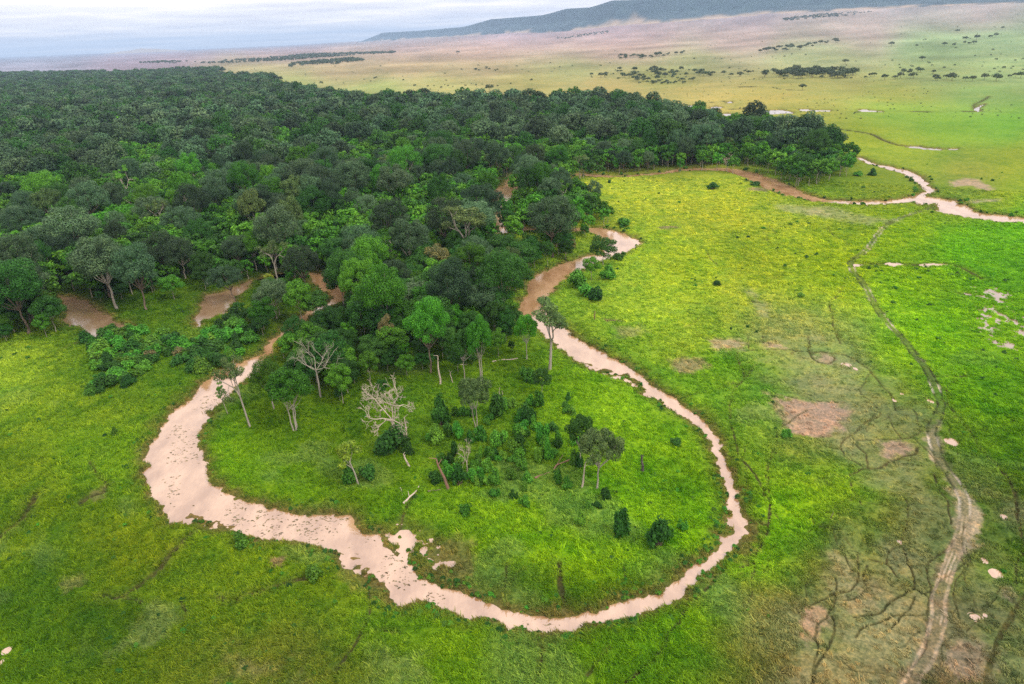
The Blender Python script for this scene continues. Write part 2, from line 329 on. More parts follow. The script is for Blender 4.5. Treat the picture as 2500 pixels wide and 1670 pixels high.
FLOOD = [(world('c 2040,880 2180,840 2260,950 2348,1030 2500,1100 2500,1400 2348,1330 2180,1260 2080,1170 2000,1060'), 0.0),       # water standing between the grass
         (world('h 280,290 420,190 620,270 800,440 830,540 700,570 560,600 470,500 380,440', ZW), ZW), (world('d 1195,1345 1300,1250 1500,1300 1700,1340 1500,1400 1300,1350', ZW), ZW), (world('e 1640,230 1800,270 1980,330 2080,450 1960,400 1760,330', ZW), ZW), (world('h 0,440 120,430 300,640 200,660 60,560', ZW), ZW)]
SHORT = world('f 400,90 900,40 1250,160 1420,330 1700,560 1720,700 1780,900 1960,1100 2348,1250 i 2348,1330 700,1330 820,900 1100,430 1400,300 1500,60 f 1400,1100 1100,1000 1050,760 700,480')
# vegetation colour of the plain, photo pixel -> colour of the grass there (sRGB 0..255)
TINT = '''50,900,128,160,45 200,1000,112,142,32 60,1150,98,128,25 250,1100,88,128,22 100,1300,86,116,16 300,1350,88,112,18 100,1500,72,108,16 300,1550,66,98,16 500,1450,80,110,20 700,1400,86,116,20 760,1600,88,106,34 550,1620,82,104,30 900,1550,72,120,22 1100,1600,72,125,18 1300,1580,72,130,18 1500,1600,66,130,12 1650,1500,66,136,12
1750,1350,66,146,12 1800,1250,72,146,16 1950,1250,104,150,18 2050,1200,104,140,22 560,1150,58,132,14 700,1200,52,122,16 800,1100,48,108,12 1000,1280,80,130,22 1200,1100,84,120,28 1150,980,82,125,26 1400,950,96,146,22 1500,1000,112,156,26 1600,1100,108,150,22 1500,1200,98,146,22 1300,1250,104,146,26 1350,1350,114,156,18 1600,1350,92,140,16 1400,1450,72,120,12
1250,1450,64,116,16 1700,1200,82,130,16 900,1150,48,112,12 1050,880,62,112,22 1200,880,78,120,22 1500,480,165,182,58 1650,500,172,186,58 1800,520,166,180,52 1950,520,150,170,56 1550,600,152,182,52 1700,650,162,186,46 1850,700,156,176,46 1500,720,132,166,52 1600,760,152,182,52 1700,850,132,160,52 1550,850,112,150,42 1650,950,92,142,32 1780,900,102,150,24 1850,950,92,140,42
1950,620,152,176,42 2050,650,142,172,24 2200,560,136,172,24 2200,700,126,172,18 2350,600,92,176,14 2450,650,62,162,8 2480,560,102,172,22 2300,800,112,166,18 2400,950,96,150,14 2200,850,120,166,22 2450,1100,82,130,14 2480,1400,72,112,16 2450,1600,62,106,14 1950,830,140,150,86 2000,900,140,156,90 2050,850,126,150,72 2100,1000,112,126,66 2200,1100,112,122,62 2000,1050,116,130,62
2250,1250,102,112,56 2100,1300,98,116,48 2000,1400,98,112,52 1950,1500,112,108,62 2100,1450,112,112,56 2200,1400,98,112,52 2000,1600,112,108,62 2200,1600,92,88,52 2350,1500,64,78,38 2350,1300,78,98,42 2400,1200,82,108,36 2350,1620,92,86,58 2150,450,126,150,46 2300,470,122,150,52 2450,480,132,156,42 2350,420,140,150,62 2200,360,152,170,52 2450,390,142,160,46 2100,330,152,170,46
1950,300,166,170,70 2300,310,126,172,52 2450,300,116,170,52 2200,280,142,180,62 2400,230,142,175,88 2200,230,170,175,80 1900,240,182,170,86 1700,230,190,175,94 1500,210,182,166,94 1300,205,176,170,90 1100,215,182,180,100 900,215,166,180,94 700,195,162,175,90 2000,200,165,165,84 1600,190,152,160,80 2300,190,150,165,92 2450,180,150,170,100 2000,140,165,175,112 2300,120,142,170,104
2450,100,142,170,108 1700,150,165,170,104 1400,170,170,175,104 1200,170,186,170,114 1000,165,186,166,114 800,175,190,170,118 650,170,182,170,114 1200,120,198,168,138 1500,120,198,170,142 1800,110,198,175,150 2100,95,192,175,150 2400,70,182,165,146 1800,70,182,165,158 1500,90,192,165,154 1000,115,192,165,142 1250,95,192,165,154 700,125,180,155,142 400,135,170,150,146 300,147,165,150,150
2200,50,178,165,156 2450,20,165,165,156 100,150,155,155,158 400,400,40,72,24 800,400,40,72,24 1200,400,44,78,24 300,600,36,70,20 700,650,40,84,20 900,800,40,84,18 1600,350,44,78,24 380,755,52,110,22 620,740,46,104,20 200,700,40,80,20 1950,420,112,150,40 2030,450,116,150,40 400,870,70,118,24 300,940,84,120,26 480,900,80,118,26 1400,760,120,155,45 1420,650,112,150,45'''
TW, TH = 126, 84
_t = np.array([[float(v) for v in q.split(',')] for q in TINT.split()])


def srgb2lin(c):
    c = np.asarray(c, float) / 255
    return np.where(c <= 0.04045, c / 12.92, ((c + 0.055) / 1.055) ** 2.4)


LIGHT = 1.5                     # what a flat white surface sends back under this sky
gx, gy = np.meshgrid(np.linspace(0, 2500, TW), np.linspace(0, 1670, TH))
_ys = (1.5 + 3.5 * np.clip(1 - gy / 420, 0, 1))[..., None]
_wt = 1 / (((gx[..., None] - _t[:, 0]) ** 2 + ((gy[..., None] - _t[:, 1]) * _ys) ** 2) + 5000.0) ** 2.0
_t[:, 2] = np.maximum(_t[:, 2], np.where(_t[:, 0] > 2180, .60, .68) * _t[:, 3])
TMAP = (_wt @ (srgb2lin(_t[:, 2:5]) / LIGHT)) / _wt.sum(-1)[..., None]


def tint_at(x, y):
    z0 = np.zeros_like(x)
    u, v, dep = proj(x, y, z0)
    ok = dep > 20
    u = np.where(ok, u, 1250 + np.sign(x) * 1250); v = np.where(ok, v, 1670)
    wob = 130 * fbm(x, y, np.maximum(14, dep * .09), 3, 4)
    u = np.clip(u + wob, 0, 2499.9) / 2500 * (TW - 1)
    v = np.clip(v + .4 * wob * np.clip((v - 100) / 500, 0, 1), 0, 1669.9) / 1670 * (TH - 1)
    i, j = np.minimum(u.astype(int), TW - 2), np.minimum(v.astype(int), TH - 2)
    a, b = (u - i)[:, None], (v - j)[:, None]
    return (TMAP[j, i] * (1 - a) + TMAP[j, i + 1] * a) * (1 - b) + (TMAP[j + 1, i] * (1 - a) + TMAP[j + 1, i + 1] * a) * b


# the slope up to the escarpment: where its foot and its crest stand (bearing, distance, height)
ESC_PX = np.array([  # photo x, crest y, foot y, foot distance
    (880, 101, 103, 24000), (932, 80, 100, 21000), (1038, 74, 94, 18000), (1134, 65, 88, 16000), (1198, 47, 84, 14500), (1250, 43, 80, 13500), (1325, 37, 80, 12300), (1383, 21, 76, 11500), (1440, 18, 70, 10800), (1495, 1, 65, 10200),
    (1676, -4, 51, 9300), (1942, -8, 31, 8600), (2155, -14, 21, 8300), (2350, -20, 13, 8100), (2500, -24, 7, 8000), (2900, -40, -12, 7900), (3600, -60, -30, 7900)])


def bearing(u, v):
    D = FWD[None] + ((u - CX) / FPX)[:, None] * RC[None] - ((v - CY) / FPX)[:, None] * UC[None]
    return np.arctan2(D[:, 0], D[:, 1]), D[:, 2] / np.hypot(D[:, 0], D[:, 1])


_ba, _fs = bearing(ESC_PX[:, 0], ESC_PX[:, 2])
_ca, _cs = bearing(ESC_PX[:, 0], ESC_PX[:, 1])
FOOT_D = ESC_PX[:, 3]
FOOT_H = np.maximum(0, H + _fs * FOOT_D)
CREST_D = FOOT_D * 1.0 + 900
CREST_H = H + _cs * CREST_D


def rise(x, y):
    d, az = np.hypot(x, y), np.arctan2(x, y)
    fd, fh = np.interp(az, _ba, FOOT_D), np.interp(az, _ba, FOOT_H)
    fh = np.where(az < _ba[0], fh * np.clip(1 - (_ba[0] - az) / .1, 0, 1), fh)
    fh = np.where(az > _ba[-1], fh * np.clip(1 - (az - _ba[-1]) / .6, 0, 1), fh)
    t = np.clip((d / fd - 0.22) / 0.78, 0, 1.25)
    return fh * t ** 1.7


def ground_eval(x, y, fine=True):
    """height, colour, share of standing grass and signed distances to the waters"""
    x, y = x.astype(float), y.astype(float)
    d = np.hypot(x, y)
    near = np.clip(1 - d / 2500, 0, 1)
    col = tint_at(x, y) * np.interp(np.log(d + 1), np.log([80, 130, 220, 330, 480, 700, 1500, 4000]), [1.28, 1.26, 1.04, .92, .90, .88, .90, .90])[:, None]  # colour brightened nearer the camera to offset shade among the tufts
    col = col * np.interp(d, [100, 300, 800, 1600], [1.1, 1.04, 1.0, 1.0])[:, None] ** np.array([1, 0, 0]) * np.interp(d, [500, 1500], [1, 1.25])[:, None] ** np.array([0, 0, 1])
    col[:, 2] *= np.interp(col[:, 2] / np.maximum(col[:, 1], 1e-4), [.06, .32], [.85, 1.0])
    pt = fbm(x, y, 5.5, 14, 3) * 1.7 + fbm(x, y, 24, 15, 2) * .8        # yellower and deeper green stands
    pt = np.clip(pt * (.4 + .6 * np.clip(1 - d / 900, 0, 1)), -.8, .8)[:, None]
    col = col * np.where(pt > 0, 1 + pt * np.array([.36, .18, .15]), 1 + pt * np.array([-.62, -.34, -.3]) * -1)
    g = np.ones_like(x)
    h = fbm(x, y, 45, 1) * 0.9 * near + fbm(x, y, 11, 2, 3) * 1.3 * near * np.clip(1.3 - d / 260, .35, 1)
    tuss = np.maximum(0, fbm(x, y, 3.4, 11, 2)) * 1.7 + np.maximum(0, fbm(x, y, 1.3, 12, 2)) * 0.7
    h = np.maximum(h, -0.45)
    for s, a, b, hh in MOUNDS:
        p = px(s)[0]
        c0, ex, ey = unproj([p])[0], unproj([p + (a, 0)])[0], unproj([p + (0, -b)])[0]
        ra, rb = np.linalg.norm(ex - c0), np.linalg.norm(ey - c0)
        I = near_box(x, y, c0[None], 1.6 * max(ra, rb) + 3)
        X, Y = x[I], y[I]
        wx, wy = X + 2.2 * fbm(X, Y, 6, 20), Y + 2.2 * fbm(X, Y, 6, 21)
        q = ((wx - c0[0]) / ra) ** 2 + ((wy - c0[1]) / rb) ** 2
        h[I] += hh * smooth(1.5, 0.25, q)
    sh = smooth(6, -6, sdist(x, y, SHORT, 16) + 14 * fbm(x, y, 9, 31)) if True else 0
    g = g * (1 - 0.86 * sh)
    tuss = tuss * (1 - 0.75 * sh)
    # pale and brown flecks of the grazed flat
    fl = fbm(x, y, 2.0, 41, 3)
    col = col * (1 + 0.35 * (fl * sh)[:, None])
    worn = (sh * np.clip(.30 + 1.2 * fbm(x, y, 11, 19, 3), 0, .62))[:, None]
    col = col * (1 - worn) + np.array((.185, .165, .10)) * worn
    sw = (smooth(.13, .24, fbm(x * .5 + y * .35, y * .5 - x * .2, 11, 22, 3)) * np.clip(1.3 - d / 260, 0, 1) * .35)[:, None]
    col = col * (1 - sw) + np.array((.15, .20, .075)) * sw
    # wet hollows with darker growth
    ho = smooth(.10, .22, fbm(x, y, 17, 18, 3)) * np.clip(1 - d / 1400, 0, 1) * .42
    col = col * (1 - ho)[:, None] + col * np.array((.48, .66, .55))[None] * ho[:, None]
    h = h - .25 * ho
    # soils
    for L, c, k, f in SOIL:
        I = near_box(x, y, L, 14)
        if len(I) == 0:
            continue
        X, Y = x[I], y[I]
        q = sdist(X, Y, L, 14) + (f * 2.6 + 1.5) * fbm(X, Y, 5 + f, 51, 3) + (f * 1.4 + 1.6) * fbm(X, Y, 1.6, 52, 3)
        m = k * smooth(f, -f, q)
        mot = 1 + .7 * fbm(X, Y, 2.2, 53, 3)
        col[I] = col[I] * (1 - m)[:, None] + np.array(c)[None] * (m * mot)[:, None]
        g[I] *= 1 - m; tuss[I] *= 1 - m
    # trails: trodden wet earth, a little sunk
    wxx, wyy = x + 1.0 * fbm(x, y, 4, 61), y + 1.0 * fbm(x, y, 4, 62)
    brk = 0.55 + 0.5 * vnoise(x / 2.3, y / 2.3, 63) + .4 * vnoise(x / .7, y / .7, 66)
    for w, k, L in TRAILS:
        east = L[0][0] > 20 and np.hypot(*L[0]) < 215 and w < 1.2
        w, k = (w * (.62 if w >= 1 else .45), k * 1.1) if east else (w * ((1.25 if w >= .9 else .9) if L[0][0] < 20 or np.hypot(*L[0]) > 260 else .6), k * 1.2)
        dig = .28 if east or w < 1 else .55
        I = near_box(wxx, wyy, L, w * 3)
        if len(I) == 0:
            continue
        q = seg_dist(wxx[I], wyy[I], L, w * 2 + 3)
        k = min(1.0, k * 1.3)
        m = np.clip(k * brk[I], 0, 1) * smooth(w * .72, w * 0.34, q)
        m2 = (0.10 if east else .22) * k * smooth(w * 2.2, w * .8, q)
        cc = col[I] * (1 - m)[:, None] + np.array((.048, .042, .017))[None] * m[:, None]
        col[I] = cc * (1 - m2)[:, None] + np.array((.085, .10, .022))[None] * m2[:, None]
        h[I] -= dig * m
        g[I] *= (1 - m) * (1 - m2); tuss[I] *= 1 - m
    # wheel track: a trodden band, two ruts, a muddy stretch towards the viewer
    s = seg_dist(x + .5 * fbm(x, y, 5, 71), y + .5 * fbm(x, y, 5, 72), ROAD, 9)
    dm = smooth(170, 130, d)
    m = (0.35 + .5 * vnoise(x / 4, y / 4, 76)) * smooth(2.0, .9, s + 2.2 * fbm(x, y, 3, 77, 3))
    cc = np.array((.07, .085, .03))[None] * (1 - dm)[:, None] + np.array((.155, .115, .07))[None] * dm[:, None]
    col = col * (1 - m)[:, None] + cc * m[:, None]
    g = g * (1 - .9 * smooth(2.4, 1.2, s)); tuss = tuss * (1 - smooth(2.8, 1.4, s))
    rut = smooth(0.42, 0.15, np.abs(s - 1.0 - .5 * fbm(x, y, 8, 78))) * (0.25 + 1.0 * vnoise(x / 2.2, y / 2.2, 73))
    rut = np.clip(rut, 0, 1) * (1 - .35 * dm)
    rc = np.array((.035, .042, .016))[None] * (1 - dm)[:, None] + np.array((.40, .30, .215))[None] * dm[:, None]
    pale = smooth(.55, .7, vnoise(x / 9, y / 9, 74)) * (1 - dm)
    rc = rc * (1 - pale)[:, None] + np.array((.40, .34, .27))[None] * pale[:, None]
    col = col * (1 - rut)[:, None] + rc * rut[:, None]
    h = h - 0.22 * rut
    rut2 = .75 * dm * smooth(.25, .1, np.abs(s - 0.35)) * smooth(.4, .6, vnoise(x / 7, y / 7, 75))
    col = col * (1 - rut2)[:, None] + np.array((.42, .32, .23))[None] * rut2[:, None]
    h = h + rise(x, y)
    far = np.clip((d - 700) / 1500, 0, 1)
    col = col * (1 + .5 * far * fbm(x * .22, y, 70 + d * .02, 83, 4))[:, None]
    col = col * (1 + (0.5 + .3 * far) * fbm(x, y, 60 + d * .03, 81, 4))[:, None]
    if fine:
        h = h + tuss * np.clip(1 - d / 900, 0, 1) * (0.45 + 0.55 * g)
    # waters
    wd = {}
    amp = np.clip(d / 180, .7, 2.2)
    wx = x + amp * (2.3 * fbm(x, y, 3.4, 91) + 1.9 * fbm(x, y, 1.2, 93, 2)); wy = y + amp * (2.3 * fbm(x, y, 3.4, 92) + 1.9 * fbm(x, y, 1.2, 94, 2))
    sr_ = np.full(x.shape, 1e6)
    for L in RIVER:
        sr_ = np.minimum(sr_, sdist(wx, wy, L, 14))
    sp_ = np.full(x.shape, 1e6)
    for L in PONDS:
        sp_ = np.minimum(sp_, sdist(wx, wy, L, 14))
    wd['river'], wd['pond'] = sr_, sp_
    s = np.minimum(sr_, sp_)
    bank = np.where(s < 0, ZW - np.minimum(-s * 0.5, 1.2) - .02, ZW + np.where(s < 1.2, s * .55, .66 + (s - 1.2) * .16))
    k = smooth(7, 2.5, s)
    h = np.where(s < 9, np.minimum(h, h * (1 - k) + bank * k), h)
    h = np.where(s < 0, bank, h)
    mud = smooth(2.2 + 0 * s, 0.1, s + 2.2 * fbm(x, y, 2.6, 88, 3)) * .8 * (s < 6)
    col = col * (1 - mud)[:, None] + np.array((.17, .105, .05))[None] * mud[:, None]
    wet = smooth(5.5, .8, s + 3 * fbm(x, y, 4, 95)) * .55 * (s > 0)
    col = col * (1 - wet)[:, None] + np.array((.075, .085, .016))[None] * wet[:, None]
    g = g * smooth(.1, 1.0, s)
    wd['delta'] = np.full(x.shape, 1e6)
    wd['flood'] = np.full(x.shape, 1e6)
    for L, lev in FLOOD:
        I = near_box(x, y, L, 12)
        if len(I) == 0:
            continue
        X, Y = x[I], y[I]
        sf = sdist(X, Y, L, 12) + 2.5 * fbm(X, Y, 7, 96)
        m = smooth(3, -2, sf)
        nz = fbm(X, Y, 1.5, 97, 3) * 1.2 + fbm(X * .6 + Y * .5, Y * .6 - X * .5, 5, 98, 2) * .6 + (0.10 if lev == 0 else .02)
        key = 'flood' if lev == 0 else 'delta'
        wd[key][I] = np.minimum(wd[key][I], sf)
        h[I] = h[I] * (1 - m) + m * (lev + (nz if lev == 0 else np.where(s[I] < -3, -.6, nz * .8)))
        g[I] *= (1 - m * (nz < .08)) * (1 - .3 * m)
        if lev < 0:
            col[I] = col[I] * (1 - .5 * m)[:, None] + np.array((.10, .075, .025))[None] * .5 * m[:, None]
    for s_, a, b, lab in PUDDLES:
        c0, ra, rb = puddle_geo(s_, a, b)
        I = near_box(x, y, c0[None], 2.6 * max(ra, rb))
        X, Y = x[I], y[I]
        q = np.hypot((X - c0[0]) / ra, (Y - c0[1]) / rb) + .45 * fbm(X, Y, max(1.0, ra * .7), 99)
        kk = smooth(2.0, 1.1, q)
        h[I] = h[I] * (1 - kk) + kk * (-.05 + .16 * np.clip(q - 1, -1, .5))
        g[I] *= smooth(.9, 1.3, q)
    return h, np.clip(col, .004, .8), g, wd


def puddle_geo(s, a, b):
    p = px(s)[0]
    c0 = unproj([p])[0]
    return c0, np.linalg.norm(unproj([p + (a, 0)])[0] - c0), np.linalg.norm(unproj([p + (0, -b)])[0] - c0)


# ------------------------------------------------------------------ mesh and material helpers
def mesh_np(name, V, faces=None, quads=None, mats=(), fmat=None, smooth_=False):
    me = bpy.data.meshes.new(name)
    V = np.ascontiguousarray(V, np.float32)
    me.vertices.add(len(V)); me.vertices.foreach_set('co', V.ravel())
    Fs = quads if quads is not None else faces
    if Fs is not None and len(Fs):
        Fs = np.ascontiguousarray(Fs, np.int32)
        n, k = Fs.shape
        me.loops.add(n * k); me.loops.foreach_set('vertex_index', Fs.ravel())
        me.polygons.add(n); me.polygons.foreach_set('loop_start', np.arange(0, n * k, k, dtype=np.int32))
        me.polygons.foreach_set('loop_total', np.full(n, k, np.int32))
        if fmat is not None:
            me.polygons.foreach_set('material_index', np.asarray(fmat, np.int32))
        me.polygons.foreach_set('use_smooth', np.full(n, smooth_, bool))
    me.update(calc_edges=True)
    for m in mats:
        me.materials.append(m)
    return me


def link(name, me, parent=None):
    o = bpy.data.objects.new(name, me)
    C.objects.link(o)
    if parent:
        o.parent = parent
    return o


def tag(o, label=None, cat=None, group=None, kind=None):
    for k, v in (('label', label), ('category', cat), ('group', group), ('kind', kind)):
        if v:
            o[k] = v
    return o


def mat(name):
    m = bpy.data.materials.new(name)
    m.use_nodes = True
    nt = m.node_tree
    b = nt.nodes['Principled BSDF']
    return m, nt, b


def node(nt, t, **kw):
    n = nt.nodes.new(t)
    for k, v in kw.items():
        if k.startswith('i_'):
            n.inputs[k[2:].replace('_', ' ')].default_value = v
        else:
            setattr(n, k, v)
    return n


def mixmul(nt, a, b, fac=1.0, blend='MULTIPLY'):
    m = node(nt, 'ShaderNodeMix', data_type='RGBA', blend_type=blend)
    m.inputs[0].default_value = fac
    for s, i in ((a, 6), (b, 7)):
        if isinstance(s, tuple):
            m.inputs[i].default_value = s
        else:
            nt.links.new(s, m.inputs[i])
    return m.outputs[2]


def ramp(nt, src, stops):
    r = node(nt, 'ShaderNodeValToRGB')
    el = r.color_ramp.elements
    while len(el) < len(stops):
        el.new(.5)
    for e, (p, c) in zip(el, stops):
        e.position = p
        e.color = (*c, 1) if len(c) == 3 else c
    nt.links.new(src, r.inputs[0])
    return r.outputs[0]


def noise(nt, scale, detail=3, coord=None, rough=.55):
    n = node(nt, 'ShaderNodeTexNoise')
    n.inputs['Scale'].default_value, n.inputs['Detail'].default_value, n.inputs['Roughness'].default_value = scale, detail, rough
    if coord is not None:
        nt.links.new(coord, n.inputs['Vector'])
    return n.outputs[0]


def ground_material():
    m, nt, b = mat('meadow')
    at = node(nt, 'ShaderNodeAttribute', attribute_name='tint')
    geo = node(nt, 'ShaderNodeNewGeometry')
    n1 = noise(nt, 1.7, 5, geo.outputs['Position'], .7)
    n2 = noise(nt, .32, 4, geo.outputs['Position'], .6)
    n3 = noise(nt, .02, 6, geo.outputs['Position'], .65)
    c = mixmul(nt, at.outputs['Color'], ramp(nt, n1, [(.25, (.34, .42, .3)), (.5, (.88, .9, .9)), (.75, (1.75, 1.55, 1.3))]))
    c = mixmul(nt, c, ramp(nt, n2, [(.3, (.72, .82, .8)), (.5, (1, 1, 1)), (.7, (1.28, 1.15, 1.0))]))
    c = mixmul(nt, c, ramp(nt, n3, [(.3, (.84, .92, .9)), (.5, (1, 1, 1)), (.72, (1.15, 1.06, 1.0))]))
    nt.links.new(c, b.inputs['Base Color'])
    b.inputs['Roughness'].default_value = .95
    b.inputs['Specular IOR Level'].default_value = .04
    bp = node(nt, 'ShaderNodeBump'); bp.inputs['Strength'].default_value = .55; bp.inputs['Distance'].default_value = .25
    nt.links.new(n1, bp.inputs['Height']); nt.links.new(bp.outputs[0], b.inputs['Normal'])
    return m


def water_material(name, base, base2, ior=1.7, rough=.05):
    m, nt, b = mat(name)
    geo = node(nt, 'ShaderNodeNewGeometry')
    mp = node(nt, 'ShaderNodeMapping'); mp.inputs['Scale'].default_value = (1.0, .45, 1)
    nt.links.new(geo.outputs['Position'], mp.inputs[0])
    n2 = noise(nt, .16, 6, mp.outputs[0], .68)
    nt.links.new(ramp(nt, n2, [(.36, base), (.62, base2)]), b.inputs['Base Color'])
    b.inputs['Roughness'].default_value = rough
    b.inputs['IOR'].default_value = ior
    n3 = noise(nt, 1.6, 3, geo.outputs['Position'], .6)
    bp = node(nt, 'ShaderNodeBump'); bp.inputs['Strength'].default_value = .22; bp.inputs['Distance'].default_value = .12
    nt.links.new(n3, bp.inputs['Height']); nt.links.new(bp.outputs[0], b.inputs['Normal'])
    return m


def leaf_material(name, base, vary, trans=.25, sheen=.3, hue=.03):
    m, nt, b = mat(name)
    oi = node(nt, 'ShaderNodeObjectInfo')
    geo = node(nt, 'ShaderNodeNewGeometry')
    hsv = node(nt, 'ShaderNodeHueSaturation')
    mr = node(nt, 'ShaderNodeMapRange'); mr.inputs['To Min'].default_value, mr.inputs['To Max'].default_value = .5 - hue, .5 + hue * .5
    nt.links.new(oi.outputs['Random'], mr.inputs[0]); nt.links.new(mr.outputs[0], hsv.inputs['Hue'])
    wn_ = node(nt, 'ShaderNodeTexWhiteNoise', noise_dimensions='1D')
    nt.links.new(oi.outputs['Random'], wn_.inputs['W'])
    mv = node(nt, 'ShaderNodeMapRange'); mv.inputs['To Min'].default_value, mv.inputs['To Max'].default_value = 1 - vary, 1 + vary
    nt.links.new(wn_.outputs['Value'], mv.inputs[0]); nt.links.new(mv.outputs[0], hsv.inputs['Value'])
    tc = node(nt, 'ShaderNodeTexCoord')
    n1 = noise(nt, .55, 3, tc.outputs['Object'], .6)
    c = mixmul(nt, (*base, 1), ramp(nt, n1, [(.32, (.66, .74, .7)), (.5, (1, 1, 1)), (.68, (1.4, 1.26, 1.1))]))
    c = mixmul(nt, c, ramp(nt, geo.outputs['Random Per Island'], [(0, (.6, .66, .62)), (.6, (1.05, 1.05, 1.0)), (1, (1.55, 1.45, 1.25))]))
    nt.links.new(c, hsv.inputs['Color'])
    nt.links.new(hsv.outputs[0], b.inputs['Base Color'])
    b.inputs['Roughness'].default_value = .55
    b.inputs['Specular IOR Level'].default_value = sheen
    tr = node(nt, 'ShaderNodeBsdfTranslucent'); nt.links.new(hsv.outputs[0], tr.inputs[0])
    mx = node(nt, 'ShaderNodeMixShader'); mx.inputs[0].default_value = trans
    nt.links.new(b.outputs[0], mx.inputs[1]); nt.links.new(tr.outputs[0], mx.inputs[2])
    nt.links.new(mx.outputs[0], nt.nodes['Material Output'].inputs['Surface'])
    return m


def bark_material(name, c1, c2):
    m, nt, b = mat(name)
    tc = node(nt, 'ShaderNodeTexCoord')
    mp = node(nt, 'ShaderNodeMapping'); mp.inputs['Scale'].default_value = (2, 2, .5)
    nt.links.new(tc.outputs['Object'], mp.inputs[0])
    n1 = noise(nt, 1.2, 4, mp.outputs[0], .7)
    nt.links.new(ramp(nt, n1, [(.3, c1), (.7, c2)]), b.inputs['Base Color'])
    b.inputs['Roughness'].default_value = .9
    return m


M_GROUND = ground_material()
M_RIVER = water_material('silty_water', (.27, .145, .062), (.44, .27, .145), 2.5, .05)
M_POND = water_material('still_water', (.19, .115, .06), (.24, .16, .09), 2.3, .03)
L_CANOPY = leaf_material('grey_green_leaves', (.054, .108, .050), .55, .14, .08)
L_GREEN = leaf_material('fresh_green_leaves', (.062, .20, .015), .45, .26, .10, .018)
L_OLIVE = leaf_material('olive_leaves', (.095, .165, .050), .3, .2, .10)
L_BUSH = leaf_material('bush_leaves', (.066, .215, .018), .4, .26, .14, .03)
L_DARK = leaf_material('deep_green_leaves', (.032, .108, .016), .35, .24, .10, .015)
L_YELLOW = leaf_material('yellow_green_leaves', (.22, .30, .018), .15, .35)
L_BROWN = leaf_material('rusty_leaves', (.15, .145, .045), .2, .25)
L_SCRUB = leaf_material('scrub_leaves', (.05, .085, .035), .25, .2)
B_PALE = bark_material('pale_bark', (.24, .20, .15), (.42, .37, .30))
B_DARK = bark_material('dark_bark', (.09, .06, .04), (.2, .145, .10))
B_RED = bark_material('reddish_bark', (.15, .07, .045), (.26, .15, .10))
B_DEAD = bark_material('bleached_wood', (.36, .28, .21), (.56, .46, .37))

# ------------------------------------------------------------------ ground, water, escarpment
def build_ground():
    dep = []
    v = 1150.0
    D = [0.01, 12, 24, 34, 42, 49]
    while True:
        a = PITCH + math.atan(v / FPX)
        if a <= 0.0:
            break
        d = H / math.tan(a)
        if d > D[-1] + .1:
            d = min(d, D[-1] * 1.10 + 6)
            D.append(d)
        if D[-1] > 45000:
            break
        v -= 2.05 if d < 3000 else 1.3
    while D[-1] < 45000:
        D.append(D[-1] * 1.10)
    D = np.array(D)
    t = np.linspace(-1.24, 1.24, 1040)
    az = np.arctan(t)                                        # about +-52 degrees
    rest = np.linspace(az[-1], 2 * math.pi + az[0], 42)[1:-1]
    az = np.concatenate([az, rest])
    na, nr = len(az), len(D)
    A, R = np.meshgrid(az, D)
    x, y = (R * np.sin(A)).ravel(), (R * np.cos(A)).ravel()
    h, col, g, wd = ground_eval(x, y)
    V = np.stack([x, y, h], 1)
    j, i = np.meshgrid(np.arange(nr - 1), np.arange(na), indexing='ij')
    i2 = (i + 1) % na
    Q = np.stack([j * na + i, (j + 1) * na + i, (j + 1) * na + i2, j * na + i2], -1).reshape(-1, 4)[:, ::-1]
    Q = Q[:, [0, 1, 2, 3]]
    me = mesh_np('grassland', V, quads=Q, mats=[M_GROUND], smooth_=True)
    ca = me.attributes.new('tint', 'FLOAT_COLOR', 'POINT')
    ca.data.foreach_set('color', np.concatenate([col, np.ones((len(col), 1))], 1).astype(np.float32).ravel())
    o = link('grassland', me)
    tag(o, kind='structure')
    # water sheets: the cells of the same net that lie in or beside the water
    for nm, key, lev, m, lim in (('river', 'river', ZW, M_RIVER, 2.2), ('pond', 'pond', ZW, M_POND, 2.2), ('flood_water', 'flood', -.0, M_POND, 1.0)):
        s = wd[key]
        lim2 = lim + R.ravel() * .012
        keep = ((s < lim2) | ((wd['delta'] < 1.5) if key == 'river' else False))[Q].any(1)
        q = Q[keep]
        used, inv = np.unique(q, return_inverse=True)
        W = V[used].copy(); W[:, 2] = lev
        mw = mesh_np(nm, W, quads=inv.reshape(-1, 4), mats=[m], smooth_=False)
        tag(link(nm, mw), kind='structure')


build_ground()


